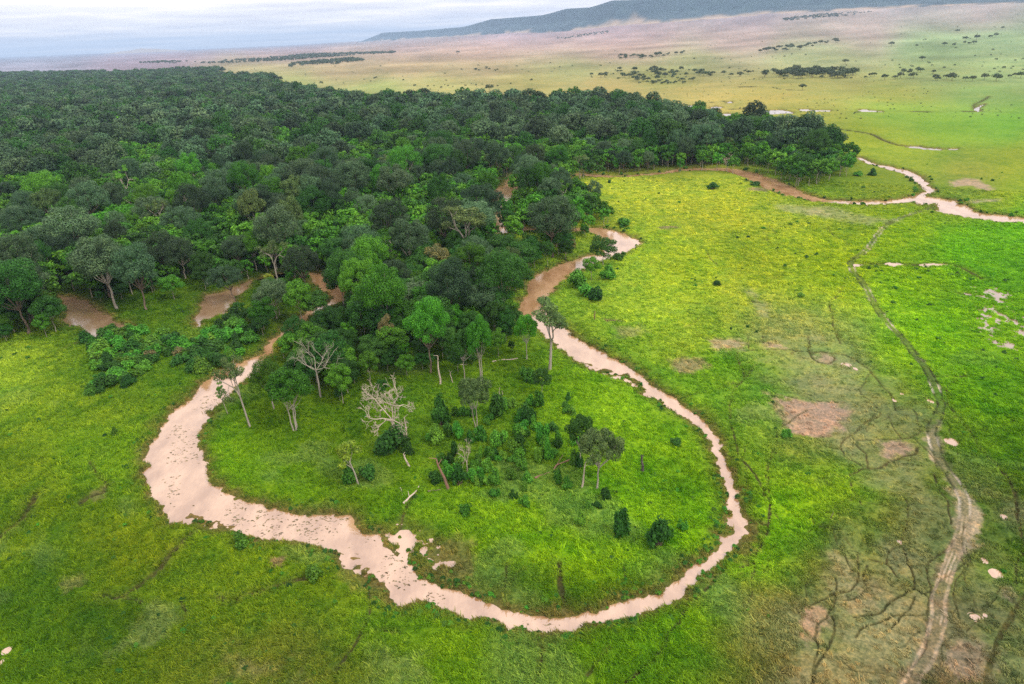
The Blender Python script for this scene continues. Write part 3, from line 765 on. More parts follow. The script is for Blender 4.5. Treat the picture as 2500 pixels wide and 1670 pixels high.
def build_escarpment():
    na, nr = 420, 46
    az = np.linspace(_ba[0] - .004, _ba[-1] + .25, na)
    fd, fh = np.interp(az, _ba, FOOT_D), np.interp(az, _ba, FOOT_H)
    cd, ch = np.interp(az, _ca, CREST_D), np.interp(az, _ca, CREST_H)
    t = np.concatenate([np.linspace(-.35, 1, nr - 8), np.linspace(1.05, 5, 8)])
    A, T = np.meshgrid(az, t)
    FD, FH, CD, CHh = [np.broadcast_to(q, A.shape) for q in (fd, fh, cd, ch)]
    R = FD + (CD - FD) * T
    arc = A * FD
    gul = fbm(arc, R * .25, 420, 5, 5)
    gul2 = fbm(arc, R * .3, 130, 6, 3)
    prof = np.where(T < 0, 0, np.where(T < .7, T * .42 / .7, np.where(T < 1, .42 + (T - .7) / .3 * .58, 1.0)))
    z = FH + (CHh - FH) * prof + (gul * 270 + gul2 * 90) * np.clip(T * 3, 0, 1) * np.clip(1.15 - T, 0, 1) * (CHh - FH) / 330
    z = np.where(T >= 1, CHh + 6 * fbm(arc, R, 200, 8) - (T - 1) * 12, z)
    z = np.where(T < 0, FH + T * 220 - 2, z)
    x, y = R * np.sin(A), R * np.cos(A)
    V = np.stack([x.ravel(), y.ravel(), z.ravel()], 1)
    n2 = len(t)
    j, i = np.meshgrid(np.arange(n2 - 1), np.arange(na - 1), indexing='ij')
    Q = np.stack([j * na + i, j * na + i + 1, (j + 1) * na + i + 1, (j + 1) * na + i], -1).reshape(-1, 4)
    m, nt, b = mat('haze_blue_wooded_slope')
    geo = node(nt, 'ShaderNodeNewGeometry')
    n1 = noise(nt, .006, 8, geo.outputs['Position'], .7)
    vg = node(nt, 'ShaderNodeAttribute', attribute_name='growth')
    wood = ramp(nt, n1, [(.3, (.006, .024, .030)), (.5, (.012, .042, .048)), (.72, (.035, .070, .062))])  # woodland colour with the blue of distance haze painted in
    mxr = node(nt, 'ShaderNodeMix', data_type='RGBA'); mxr.inputs[6].default_value = (.33, .24, .155, 1)
    nt.links.new(vg.outputs['Fac'], mxr.inputs[0]); nt.links.new(wood, mxr.inputs[7]); nt.links.new(mxr.outputs[2], b.inputs['Base Color'])
    b.inputs['Roughness'].default_value = .95
    me = mesh_np('escarpment', V, quads=Q, mats=[m], smooth_=True)
    ga = me.attributes.new('growth', 'FLOAT', 'POINT')
    ga.data.foreach_set('value', smooth(-.02, .36, T + 1.1 * gul + .8 * gul2).astype(np.float32).ravel())
    tag(link('escarpment', me), kind='structure')
    # low rise far out on the left
    L = []
    P0, P1 = bearing(np.array([250.0, 460.0]), np.array([135.0, 135.0]))
    az = np.linspace(P0[0], P0[1], 60)
    tt = np.linspace(0, 1, 60)
    prof = np.sin(tt * math.pi) ** 1.5 * (1 + .5 * fbm(tt * 300, tt * 0, 40, 4)) * 130
    V, Q = [], []
    for k, (rr, f) in enumerate(((28000, 0), (29500, .6), (30500, 1), (32500, .7), (35000, 0))):
        V.append(np.stack([rr * np.sin(az), rr * np.cos(az), prof * f - 1], 1))
    V = np.vstack(V)
    j, i = np.meshgrid(np.arange(4), np.arange(59), indexing='ij')
    Q = np.stack([j * 60 + i, j * 60 + i + 1, (j + 1) * 60 + i + 1, (j + 1) * 60 + i], -1).reshape(-1, 4)
    tag(link('hills', mesh_np('hills', V, quads=Q, mats=[m], smooth_=True)), kind='structure')


build_escarpment()


def build_puddles():
    for s, a, b, lab in PUDDLES:
        c0, ra, rb = puddle_geo(s, a, b)
        n = 28
        th = np.linspace(0, 2 * math.pi, n, endpoint=False)
        r = 1.55
        V = np.stack([c0[0] + ra * r * np.cos(th), c0[1] + rb * r * np.sin(th), np.full(n, -.05)], 1)
        V = np.vstack([V, [[c0[0], c0[1], -.05]]])
        F = np.array([(k, (k + 1) % n, n) for k in range(n)])
        V[:, 0] -= c0[0]; V[:, 1] -= c0[1]
        o = link('puddle', mesh_np('puddle', V, faces=F, mats=[M_RIVER]))
        o.location = (c0[0], c0[1], 0)
        tag(o, lab, 'puddle', kind='structure')


build_puddles()

# ------------------------------------------------------------------ plants: shapes
def leaves(lobes, n, size, seed, flat=0.0, aspect=.65, shell=(.72, 1.06), lowcut=-.75, up=.35):
    """n leaf clumps as small quads spread through the outer skin of a set of lobes (x,y,z,rx,rz)"""
    r = np.random.default_rng(seed)
    Lb = np.array(lobes, float)
    area = Lb[:, 3] ** 1.6 * Lb[:, 4] ** .4
    P, Nn = [], []
    need, tries = n, 0
    while need > 0 and tries < 12:
        k = int(need * 2.2) + 50
        w = r.choice(len(Lb), k, p=area / area.sum())
        d = r.normal(size=(k, 3)); d /= np.linalg.norm(d, axis=1)[:, None]
        d = d[d[:, 2] > lowcut] if True else d
        w = w[:len(d)]
        rad = r.uniform(*shell, len(d))[:, None]
        sc = np.stack([Lb[w, 3], Lb[w, 3], Lb[w, 4]], 1)
        p = Lb[w, :3] + d * sc * rad
        ok = np.ones(len(p), bool)
        for q in Lb:                                        # drop what is buried in another lobe
            e = (p - q[:3]) / np.array([q[3], q[3], q[4]])
            ok &= (e ** 2).sum(1) > .42
        P.append(p[ok]); nn = d / sc; Nn.append((nn / np.linalg.norm(nn, axis=1)[:, None])[ok])
        need -= ok.sum(); tries += 1
    P, Nn = np.vstack(P)[:n], np.vstack(Nn)[:n]
    n = len(P)
    nv = Nn * 1.15 + r.normal(size=(n, 3)) * .45 + np.array([0, 0, up])
    nv /= np.linalg.norm(nv, axis=1)[:, None]
    a = np.cross(nv, r.normal(size=(n, 3))); a /= np.linalg.norm(a, axis=1)[:, None]
    b = np.cross(nv, a)
    s = size * r.uniform(.6, 1.4, (n, 1)) * .5
    V = np.stack([P - a * s, P + b * s * aspect - a * s * .1, P + a * s, P - b * s * aspect + a * s * .1], 1).reshape(-1, 3)
    return V, np.arange(4 * n).reshape(-1, 4)


def tube(segs, sides=5):
    V, F = [], []
    for p0, p1, r0, r1 in segs:
        p0, p1 = np.array(p0, float), np.array(p1, float)
        t = p1 - p0
        t /= np.linalg.norm(t) + 1e-9
        u = np.cross(t, [0.3, .9, .1] if abs(t[1]) < .9 else [1, 0, 0]); u /= np.linalg.norm(u)
        w = np.cross(t, u)
        th = np.arange(sides) * 2 * math.pi / sides
        ring = np.cos(th)[:, None] * u + np.sin(th)[:, None] * w
        o = len(V) * 2 * sides
        V.append(np.vstack([p0 + ring * r0, p1 + ring * r1]))
        k = np.arange(sides); k2 = (k + 1) % sides
        F.append(np.stack([o + k, o + k2, o + sides + k2, o + sides + k], 1))
    return np.vstack(V), np.vstack(F)


def branch(segs, r, p, d, length, rad, depth, tips, spread=.6, n=3, rise_=.15, shrink=.68, min_depth=0, kinks=3):
    p, d = np.array(p, float), np.array(d, float)
    for k in range(kinks):
        d = d + r.normal(size=3) * .16 + np.array([0, 0, rise_ * .3]); d /= np.linalg.norm(d)
        q = p + d * length / kinks
        r1 = rad * (1 - .28 * (k + 1) / kinks)
        segs.append((p, q, rad * (1 - .28 * k / kinks), r1))
        p = q
        if depth > 0 and k >= kinks - 2 and k < kinks - 1:
            e = d + r.normal(size=3) * spread; e[2] += rise_; e /= np.linalg.norm(e)
            branch(segs, r, p, e, length * shrink * .8, rad * .55, depth - 1, tips, spread, n, rise_, shrink)
    if depth <= 0:
        tips.append(p)
        return
    for k in range(n):
        e = d * .75 + r.normal(size=3) * spread; e[2] += rise_; e /= np.linalg.norm(e)
        branch(segs, r, p, e, length * shrink * r.uniform(.8, 1.15), rad * .62, depth - 1, tips, spread, n, rise_, shrink)


PROTO = {}


def add_proto(kind, wood, lv, bark, leaf, h, w):
    """store trunk mesh and crown mesh of one specimen; h, w = its height and crown width"""
    tm = mesh_np(kind + '_trunk', *[wood[0]], quads=wood[1], mats=[bark], smooth_=True) if wood else None
    cm = mesh_np(kind + '_crown', lv[0], quads=lv[1], mats=[leaf]) if lv else None
    PROTO.setdefault(kind, []).append((tm, cm, h, w))


def dome_lobes(r, n, z0, R, RZ, rmin, rmax, low=-.35, squash=.85):
    out = []
    for k in range(n):
        phi = k * 2.39996 + r.uniform(-.3, .3)
        c = 1 - (1 - low) * (k + .5) / n
        s = math.sqrt(max(0, 1 - c * c))
        q = r.uniform(.62, .92) * (1 + r.uniform(-.14, .14))
        rr = r.uniform(rmin, rmax)
        out.append((R * q * s * math.cos(phi), R * q * s * math.sin(phi), z0 + RZ * q * c + r.uniform(-.4, .4), rr, rr * squash))
    return out


def trunk_and_limbs(r, zc, top_pts, rad, split=.5, lean=0.0, multi=1, sides=6):
    segs = []
    for m in range(multi):
        off = np.array([r.uniform(-1, 1), r.uniform(-1, 1), 0]) * (.6 if multi > 1 else 0)
        p = np.array([0, 0, -.5]) + off
        top = np.array([lean * zc, 0, zc * split]) + off * 2.2
        ks = 4
        prev = p
        for k in range(1, ks + 1):
            q = p + (top - p) * k / ks + np.append(r.normal(size=2) * rad * .5, 0) * (k < ks)
            f0, f1 = 1 - .4 * (k - 1) / ks, 1 - .4 * k / ks
            fl = 1.5 if k == 1 else 1
            segs.append((prev, q, rad * f0 * fl, rad * f1))
            prev = q
        pts = top_pts[m::multi]
        for t in pts:
            t = np.array(t[:3]) + r.normal(size=3) * .2
            mid = prev + (t - prev) * .5 + np.array([0, 0, -.08 * np.linalg.norm(t - prev)]) + r.normal(size=3) * .25
            segs.append((prev, mid, rad * .42, rad * .26)); segs.append((mid, t, rad * .26, rad * .07))
    return tube(segs, sides)


def make_protos():
    for k in range(6):                                       # broad grey-green canopy trees
        r = np.random.default_rng(100 + k)
        R, RZ, zc = 8.6 + r.uniform(-.8, .8), 7.6 + r.uniform(-.8, 1.2), 16.0
        lb = dome_lobes(r, 22, zc, R, RZ, 1.5, 3.5, -.55)
        add_proto('canopy', trunk_and_limbs(r, zc, lb[::2], .42, .5), leaves(lb, 13500, .46, k), B_DARK if k % 3 else B_PALE, L_CANOPY, zc + RZ * .95, 2 * R)
    for k in range(5):                                       # fresh green, narrower trees under and beside them
        r = np.random.default_rng(200 + k)
        R, RZ, zc = 3.9 + r.uniform(-.4, .5), 4.6 + r.uniform(-.4, .8), 8.4
        lb = dome_lobes(r, 16, zc, R, RZ, 1.15, 1.9, -.6)
        add_proto('understory', trunk_and_limbs(r, zc, lb[::3], .15, .55), leaves(lb, 6500, .38, 20 + k), B_PALE, L_GREEN if k < 3 else L_DARK, zc + RZ * .95, 2 * R)
    for k in range(4):                                       # umbrella shaped crowns on slim stems
        r = np.random.default_rng(300 + k)
        zc = 11.2
        lb = dome_lobes(r, 24, zc, 6.4, 4.6, 1.4, 2.2, -.35, .8)
        add_proto('umbrella', trunk_and_limbs(r, zc, lb[::2], .24 if k % 3 else .30, .55, 0, 1 + k % 3), leaves(lb, 10500, .42, 40 + k, lowcut=-.5), B_PALE, L_GREEN, zc + 4.4, 13.0)
    for k in range(4):                                       # open crowned trees, limbs showing
        r = np.random.default_rng(400 + k)
        segs, tips = [], []
        trunk_h = 7.5
        segs += [((0, 0, -.5), (.1, 0, 3), .42, .34), ((.1, 0, 3), (.2, .1, trunk_h), .34, .28)]
        for q in range(3):
            a = q * 2.1 + r.uniform(-.4, .4)
            branch(segs, r, (.2, .1, trunk_h), (math.cos(a) * .55, math.sin(a) * .55, .85), 4.6, .22, 2, tips, .5, 2, .15, .72)
        tp = np.array(tips)
        lb = [(*t, q_, q_ * .6) for t, q_ in zip(tp, r.uniform(.8, 1.5, len(tp)))]
        add_proto('open', tube(segs, 5), leaves(lb, 4200, .38, 60 + k, lowcut=-.6, shell=(.3, 1.1)), B_PALE, L_OLIVE if k % 2 == 0 else L_GREEN, tp[:, 2].max() + .8, np.ptp(tp[:, 0]) * .5 + np.ptp(tp[:, 1]) * .5 + 2)
    for k in range(4):                                       # dead trees
        r = np.random.default_rng(520 + k)
        segs, tips = [], []
        segs += [((0, 0, -.5), (.15, 0, 2.2), .48, .38), ((.15, 0, 2.2), (.3, .1, 5.0), .38, .30)]
        for q in range(4):
            a = q * 1.6 + r.uniform(-.4, .4)
            branch(segs, r, (.3, .1, 5.0 - .5 * q), (math.cos(a) * .6, math.sin(a) * .6, .8), 4.2, .17, 5 if k == 0 else (4 if k < 2 else 3), tips, .55, 2, .08, .68)
        tp = np.array(tips)
        segs = [(a, b, max(c, .03), max(d, .024)) for a, b, c, d in segs]
        add_proto('dead', tube(segs, 4), None, B_DEAD, None, tp[:, 2].max(), np.ptp(tp[:, 0]) * .5 + np.ptp(tp[:, 1]) * .5)
    r = np.random.default_rng(560)                           # wiry dome: many thin limbs, few leaves
    segs, tips = [((0, 0, -.5), (.1, .1, 4.5), .36, .28), ((.1, .1, 4.5), (.0, .2, 8.0), .28, .22)], []
    for q in range(5):
        a = q * 1.26 + r.uniform(-.3, .3)
        branch(segs, r, (0, .2, 7.6), (math.cos(a) * .75, math.sin(a) * .75, .6), 3.9, .13, 3, tips, .5, 2, .12, .74)
    segs = [(a, b, max(c, .028), max(d, .022)) for a, b, c, d in segs]
    tp = np.array(tips)
    lv = leaves([(*t, .7, .4) for t in tp], 900, .26, 71, shell=(.2, 1.1))
    add_proto('wiry', tube(segs, 4), lv, B_PALE, L_OLIVE, tp[:, 2].max() + .3, np.ptp(tp[:, 0]) * .5 + np.ptp(tp[:, 1]) * .5)
    for k in range(6):                                       # leafy bushes, foliage down to the grass
        r = np.random.default_rng(600 + k)
        lb = []
        for q in range(13):
            a, d = r.uniform(0, 6.28), r.uniform(.1, 1.25)
            rr = r.uniform(.28, .62)
            lb.append((d * math.cos(a), d * math.sin(a), r.uniform(.3, 2.45 - d * .55), rr, rr * r.uniform(.8, 1.2)))
        segs = [((0, 0, -.3), (l[0] * .8, l[1] * .8, l[2]), .07, .03) for l in lb]
        add_proto('bush', tube(segs, 4), leaves(lb, 1500, .36, 80 + k, up=.6, shell=(.4, 1.55)), B_DARK, L_BUSH, 2.5, 2.9)
    for k in range(3):                                       # saplings with thin bright crowns
        r = np.random.default_rng(700 + k)
        segs, tips = [], []
        segs += [((0, 0, -.3), (.1, 0, 3), .16, .13), ((.1, 0, 3), (-.1, .1, 5.6), .13, .10)]
        for q in range(3):
            a = q * 2.1 + r.uniform(-.4, .4)
            branch(segs, r, (-.1, .1, 5.2 - q * .6), (math.cos(a) * .6, math.sin(a) * .6, .8), 2.3, .08, 1, tips, .5, 2, .2, .7)
        tp = np.array(tips)
        lb = [(*t, q_, q_ * .7) for t, q_ in zip(tp, r.uniform(.6, 1.1, len(tp)))]
        add_proto('sapling', tube(segs, 5), leaves(lb, 1000, .40, 90 + k, shell=(.3, 1.1)), B_PALE, L_YELLOW, tp[:, 2].max() + .6, np.ptp(tp[:, 0]) * .5 + np.ptp(tp[:, 1]) * .5 + 1.4)
    for k in range(4):                                       # savanna trees of the far plain, coarse
        r = np.random.default_rng(800 + k)
        lb = dome_lobes(r, 12, 5.5, 4.6, 2.8, 1.2, 2.0, -.3)
        add_proto('savanna', trunk_and_limbs(r, 5.0, lb[::4], .3, .5, sides=4), leaves(lb, 420, 1.1, 110 + k), B_DARK, L_SCRUB, 8.2, 9.6)


make_protos()


def proto_copy(kind, leaf, src=None):
    """a specimen set with the same shapes but other leaves"""
    for tm, cm, h, w in PROTO[src or kind.split('/')[0]]:
        c2 = cm.copy()
        c2.materials.clear(); c2.materials.append(leaf)
        PROTO.setdefault(kind, []).append((tm, c2, h, w))


proto_copy('understory/dark', L_DARK); proto_copy('understory/yellow', L_YELLOW); proto_copy('understory/brown', L_BROWN)
proto_copy('bush/brown', L_BROWN); proto_copy('bush/dark', L_DARK); proto_copy('canopy/green', L_GREEN); proto_copy('canopy/dark', L_DARK)
proto_copy('umbrella/grey', L_OLIVE); proto_copy('umbrella/dark', L_DARK); proto_copy('open/green', L_GREEN); proto_copy('canopy/yellow', L_YELLOW)
PARTS = {'bush': ('stem', 'foliage'), 'dead': ('trunk', None)}
NAMES = {'canopy': 'canopy_tree', 'understory': 'slender_tree', 'umbrella': 'umbrella_tree', 'open': 'open_crowned_tree', 'dead': 'dead_tree', 'wiry': 'bare_limbed_tree', 'bush': 'bush', 'sapling': 'sapling', 'savanna': 'savanna_tree'}
COUNT = {}


def ground_z(P):
    P = np.atleast_2d(P)
    return ground_eval(P[:, 0].copy(), P[:, 1].copy(), False)[0]


def plant(kind, x, y, z, h, w, rot, label, group=None, which=None, lean=(0, 0), cat=None, name=None):
    """one tree or bush as an Empty at its foot with trunk and crown as children"""
    k = kind.split('/')[0]
    pl = PROTO[kind]
    COUNT[kind] = COUNT.get(kind, 0) + 1
    tm, cm, ph, pw = pl[(COUNT[kind] if which is None else which) % len(pl)]
    o = link(name or NAMES[k], None)
    o.location = (x, y, z)
    o.rotation_euler = (lean[0], lean[1], rot) if lean != (0, 0) else (0, 0, rot)
    o.scale = (w / pw, w / pw, h / ph)
    tag(o, label, cat or {'bush': 'bush', 'sapling': 'sapling', 'dead': 'dead tree'}.get(k, 'tree'), group)
    pt, pc = PARTS.get(k, ('trunk', 'crown'))
    if tm:
        link(pt, tm, o)
    if cm and pc:
        link(pc, cm, o)
    return o


def height_for(p_base, p_top_y):
    """world foot and height of something whose foot and top are seen at these photo pixels"""
    b = unproj([p_base])[0]
    lo, hi = 0.0, 60.0
    for _ in range(40):
        m = (lo + hi) / 2
        v = proj(np.array([b[0]]), np.array([b[1]]), np.array([m]))[1][0]
        if v > p_top_y:
            lo = m
        else:
            hi = m
    dep = proj(np.array([b[0]]), np.array([b[1]]), np.array([0.0]))[2][0]
    return b, (lo + hi) / 2, dep / FPX


# kind, foot, top y and width in sheet units, lean (x toward right +), specimen, label
HEROES = [
    ('umbrella', 'd 2015,695 2000,305', 310, 0, 2, 'dense round crowned tree on three stems at the left bank of the peninsula'),
    ('canopy/green', 'd 1870,560 1860,225', 230, 0, 0, 'dark green domed tree just behind the three stemmed round tree'),
    ('open', 'd 1705,675 1660,190', 230, -.10, 0, 'thin pale forked tree leaning over the wide muddy bend'),
    ('open/green', 'd 1555,590 1500,370', 90, -.12, 1, 'slim sapling like tree leaning left at the water edge of the bend'),
    ('wiry', 'd 2190,485 2160,80', 320, 0, 0, 'almost leafless grey tree with a wide wiry dome of limbs'),
    ('understory', 'e 25,525 30,250', 170, 0, 1, 'green tree on two pale stems left of the bleached dead tree'),
    ('dead', 'e 410,760 300,335', 400, -.20, 0, 'large bleached dead tree full of bare twigs leaning left on the peninsula'),
    ('sapling', 'e 130,1085 60,785', 180, -.16, 0, 'yellow green sapling with a slanting pale stem, lowest on the left of the peninsula'),
    ('umbrella/grey', 'e 935,680 890,345', 230, -.04, 1, 'grey green umbrella tree on two pale stems in the middle of the peninsula'),
    ('dead', 'e 870,1000 878,765', 120, 0, 3, 'small leafless tree with a flat fan of brown twigs among the bushes'),
    ('umbrella/grey', 'e 1755,1100 1800,725', 310, .05, 0, 'broad umbrella tree standing lowest on the right half of the peninsula'),
    ('umbrella/dark', 'e 1640,950 1640,600', 190, 0, 3, 'darker taller tree directly behind the broad umbrella tree on the peninsula'),
    ('understory/dark', 'e 1380,470 1392,278', 115, 0, 2, 'small round crowned tree alone on bright grass near the narrow reach'),
    ('open', 'b 1432,1410 1480,920', 300, .03, 2, 'tall pale stemmed tree leaning across the river at the narrows'),
    ('umbrella', 'b 1278,1345 1285,1040', 160, 0, 1, 'slim single stemmed tree just left of the tall tree at the narrows'),
    ('umbrella', 'b 970,1490 980,1070', 190, 0, 2, 'tall tree on a cluster of straight pale stems at the wood edge'),
    ('umbrella/dark', 'b 850,1470 830,1140', 190, 0, 0, 'single stemmed flat crowned tree left of the clustered pale stems'),
    ('canopy/green', 'b 620,1430 690,930', 260, .02, 2, 'giant bright green creeper clad tree on a thick reddish trunk'),
    ('canopy/dark', 'b 1125,1080 1125,610', 340, 0, 1, 'dark broad rounded tree on a reddish trunk right above the river narrows'),
    ('canopy', 'b 990,1120 980,810', 260, 0, 3, 'grey green loose crowned tree between the dark round tree and the bright giant'),
    ('canopy', 'b 725,635 725,235', 260, 0, 4, 'tall grey green tree with a visible trunk in the middle of the forest'),
    ('canopy', 'b 945,560 950,250', 250, 0, 5, 'grey green tree right beside the tall tree with the visible trunk'),
    ('canopy', 'b 1450,640 1430,240', 330, 0, 1, 'widest dark grey tree standing over the hidden bend of the river'),
    ('canopy', 'b 170,760 160,425', 250, 0, 0, 'round grey tree below the small yellow crown in the forest'),
    ('understory/yellow', 'b 100,520 100,370', 130, 0, 0, 'small bright yellow crown poking out of the forest'),
    ('understory', 'b 1715,800 1710,630', 110, 0, 0, 'bright green bushy tree right on the river bank below the sharp bend'),
    ('understory/dark', 'b 1795,700 1780,495', 170, 0, 4, 'dark green tree standing in front of the shining pool of the sharp bend'),
    ('canopy', 'a 800,990 760,505', 350, -.07, 3, 'large grey green tree with a pale slanting trunk behind the left pond'),
    ('canopy', 'a 1005,1005 990,580', 270, 0, 2, 'grey green tree with a forked pale stem right of the slanting trunk'),
    ('canopy', 'a 1605,930 1500,670', 210, -.16, 4, 'weeping grey green tree leaning out over the second brown pond'),
    ('open', 'a 1900,820 1880,515', 190, 0, 0, 'pale branchy tree at the head of the second brown pond'),
    ('canopy', 'a 2090,890 2070,570', 250, 0, 1, 'grey green bushy tree left of the brown backwater in the wood'),
    ('canopy', 'a 310,700 290,420', 210, 0, 5, 'left one of two grey trees high above the left pond'),
    ('canopy', 'a 470,760 460,490', 260, 0, 0, 'right one of two grey trees high above the left pond'),
    ('canopy', 'a 210,1090 200,715', 310, 0, 2, 'grey green tree with a bare pale bough hanging over the left pond'),
    ('understory/dark', 'a 385,1150 385,905', 180, 0, 3, 'dark green tree on the near left shore of the left pond'),
    ('dead', 't 985,785 965,695', 90, -.05, 1, 'pinkish bleached dead tree before the dark wood at the far meadow edge'),
    ('canopy/dark', 't 1080,660 1085,535', 175, 0, 0, 'huge dark round tree standing out at the back edge of the wood on the right'),
    ('canopy/dark', 't 858,530 860,462', 60, 0, 3, 'lone dark tree beside the bright pools at the back edge of the wood'),
    ('canopy/dark', 't 1410,665 1410,600', 120, 0, 4, 'dark round tree near the right tip of the wood'),
    ('understory', 'a 1190,930 1180,760', 150, 0, 0, 'bright green tree on the forest edge above the grass clearing'),
    ('understory/dark', 'b 540,600 530,440', 190, 0, 3, 'deep green round tree just left of the tall trunked grey tree'),
    ('understory/brown', 'b 330,1320 330,1050', 120, 0, 1, 'rusty brown conical tree on the dark face of the peninsula wood'),
    ('canopy', 'b 560,1060 550,810', 330, 0, 0, 'grey green tree crown directly behind the bright creeper clad giant'),
    ('understory/yellow', 'a 1850,860 1840,750', 70, 0, 2, 'yellow green young tree on the tongue of land in the second pond'),
    ('understory/yellow', 'a 270,760 270,635', 80, 0, 3, 'yellow green crown glowing between the grey trees at the far left'),
    ('open', 'a 2170,1500 2160,1180', 240, 0, 3, 'grey leaved tree with bare upper limbs beside the leafless wiry dome'),
]
BUSHES = '''e 1070,610,100,150 690,660,90,170 780,600,50,60 660,790,90,100 745,720,60,80 955,770,80,110 1085,810,90,110 1230,640,70,70 1290,640,70,100 1320,700,50,90 1350,550,70,110 1300,530,50,60 1210,740,60,90 1280,750,30,60 1380,790,70,120 1420,890,60,120 1360,920,50,80 1490,820,40,70 1540,580,60,60 1590,600,50,60 1560,500,40,50 1185,850,60,80 1225,890,60,70 965,880,40,60 1030,910,50,80 1110,900,50,50 780,880,50,100 690,920,60,70 750,1030,80,110 820,1080,80,120 650,1060,80,80 925,960,50,60 890,1020,50,50 1010,980,80,80 1060,1070,70,90 1010,1070,60,60 1170,1040,50,80 1245,970,60,80 1275,1050,70,60 1490,1060,60,90 1550,1100,60,70 1060,1150,70,60 1185,1160,50,50 1260,1220,60,80 1265,1110,50,50 1600,930,60,90 1640,940,60,80 1180,540,70,60 1120,560,60,70 700,560,60,90 730,640,50,60 870,600,40,50 1005,660,40,50 930,1080,50,60 965,1080,40,50'''
NAMED_BUSHES = [
    ('e 1640,1350', 60, 80, 'pointed bush with a low side shoot on the lower right of the peninsula'), ('e 1930,1410', 110, 170, 'tall loose bush, left of the two large bushes low on the right peninsula'), ('e 2180,1495', 140, 160, 'dense dark bush, right of the two large bushes low on the right peninsula'),
    ('e 1810,1170', 60, 85, 'round bush at the foot of the broad umbrella tree'), ('e 850,1275', 65, 75, 'lone leafy bush on open grass above the muddy delta'), ('e 2335,1375', 55, 60, 'small dark bush at the bank right of the two large bushes'), ('e 1290,370', 90, 90, 'dark round bush beside the small round crowned tree'),
    ('e 60,1045', 100, 110, 'dark bush left of the stem of the yellow green sapling'), ('e 190,1035', 90, 100, 'dark bush right of the stem of the yellow green sapling'), ('e 350,850', 170, 140, 'broad dark bush at the foot of the bleached dead tree'), ('e 470,850', 80, 100, 'bush right of the foot of the bleached dead tree'),
    ('b 1620,840', 120, 110, 'dark bushy thicket at the water left below the bright bank tree'), ('b 1830,790', 85, 80, 'round bush right of the bright bank tree'), ('b 1695,905', 105, 80, 'upper one of two touching dark round bushes on the right bank'), ('b 1735,940', 95, 80, 'lower one of two touching dark round bushes on the right bank'), ('b 1910,660', 70, 55, 'low bush on the bank at the tip of the shining pool'),
    ('b 1930,420', 90, 50, 'flat topped dark bush on the far bank of the shining pool'), ('c 225,175', 65, 40, 'lone round dark bush on the yellow meadow'), ('c 510,150', 60, 36, 'dark bush on the bank of the brown reach'), ('g 1640,370', 100, 85, 'bright bush on the near bank of the wide muddy bend'), ('g 2150,600', 110, 80, 'low spreading bush at the end of the second gully'), ('e 2290,805', 60, 50, 'low bush near the right bank of the peninsula meadow'),
    ('d 790,735', 35, 50, 'small dark upright bush alone on the left meadow'), ('b 1680,215', 45, 75, 'narrow dark bush on the meadow edge below the forest corner'), ('b 1840,130', 20, 28, 'tiny upright bush on the yellow meadow near the hidden channel'), ('c 1310,80', 50, 45, 'dark bush inside the green meadow loop of the far river'), ('c 1215,80', 50, 30, 'low bush left of the dark bush inside the far meadow loop'), ('c 250,830', 55, 28, 'low dark bush left on the wide yellow meadow'), ('c 820,905', 50, 26, 'low green bush in the middle of the wide yellow meadow'), ('e 1695,1245', 65, 50, 'low pair leading bush under the broad umbrella tree, left one'), ('e 1755,1232', 50, 42, 'small low bush under the broad umbrella tree, right one'), ('f 730,770', 70, 50, 'leafy bush at the upper end of the green strip below the bare red patch'),
]
NICK = """the three stemmed round tree|the dark domed tree on the bend|the thin forked leaning tree|the slim tree at the bend|the wiry bare dome|the two stemmed green tree|the big bleached dead tree|the yellow sapling|the grey umbrella tree|the small leafless fan|the broad umbrella tree|the twin of the umbrella tree|the small round meadow tree|the tall tree at the narrows|the slim tree at the narrows|the cluster of pale stems|the single pale stem|the bright creeper clad giant|the round tree above the narrows|the loose grey crown|the tall tree with visible trunk|the grey twin of the tall trunk|the widest dark grey tree|the round tree under the yellow crown|the small yellow crown|the bright bank tree|the tree before the shining pool|the slanting pale trunk|the forked pale stem|the weeping tree over the pond|the pale branchy tree at the pond|the bushy tree at the backwater|the left high grey tree|the right high grey tree|the bare bough over the pond|the dark tree on the pond shore|the pinkish dead tree|the huge dark back tree|the lone tree by the pools|the dark tree near the tip|the bright clearing tree|the deep green round tree|the rusty conical tree|the crown behind the giant|the yellow tree on the tongue|the yellow crown far left|the grey tree by the dome""".split('|')
MARKS = []
USED = {}
ORD = ['', 'second ', 'third ', 'fourth ', 'fifth ', 'sixth ', 'seventh ', 'eighth ', 'ninth ', 'tenth ']


def by_mark(u, v, what, reach=230):
    """'second slim tree up left of the yellow crown': words from the nearest landmark in the photo"""
    if not MARKS:
        for (kind, s_, w, lean, which, lab), sh in zip(HEROES, NICK):
            p = px(s_)
            MARKS.append((p[1][0] * .6 + p[0][0] * .4, p[1][1] * .6 + p[0][1] * .4, sh))
    d = [math.hypot(u - a, (v - b) * 1.2) for a, b, _ in MARKS]
    k = int(np.argmin(d))
    if d[k] > reach:
        return None
    du, dv = u - MARKS[k][0], v - MARKS[k][1]
    if abs(du) > 2.2 * abs(dv):
        w = 'left of' if du < 0 else 'right of'
    elif abs(dv) > 2.2 * abs(du):
        w = 'behind' if dv < 0 else 'in front of'
    else:
        w = ('back ' if dv < 0 else 'front ') + ('left of' if du < 0 else 'right of')
    key = (what, w, k)
    n = USED.get(key, 0)
    USED[key] = n + 1
    if n > 9:
        return None
    return f'{ORD[n]}{what} {w} {MARKS[k][2]}'


HERO_POS = []


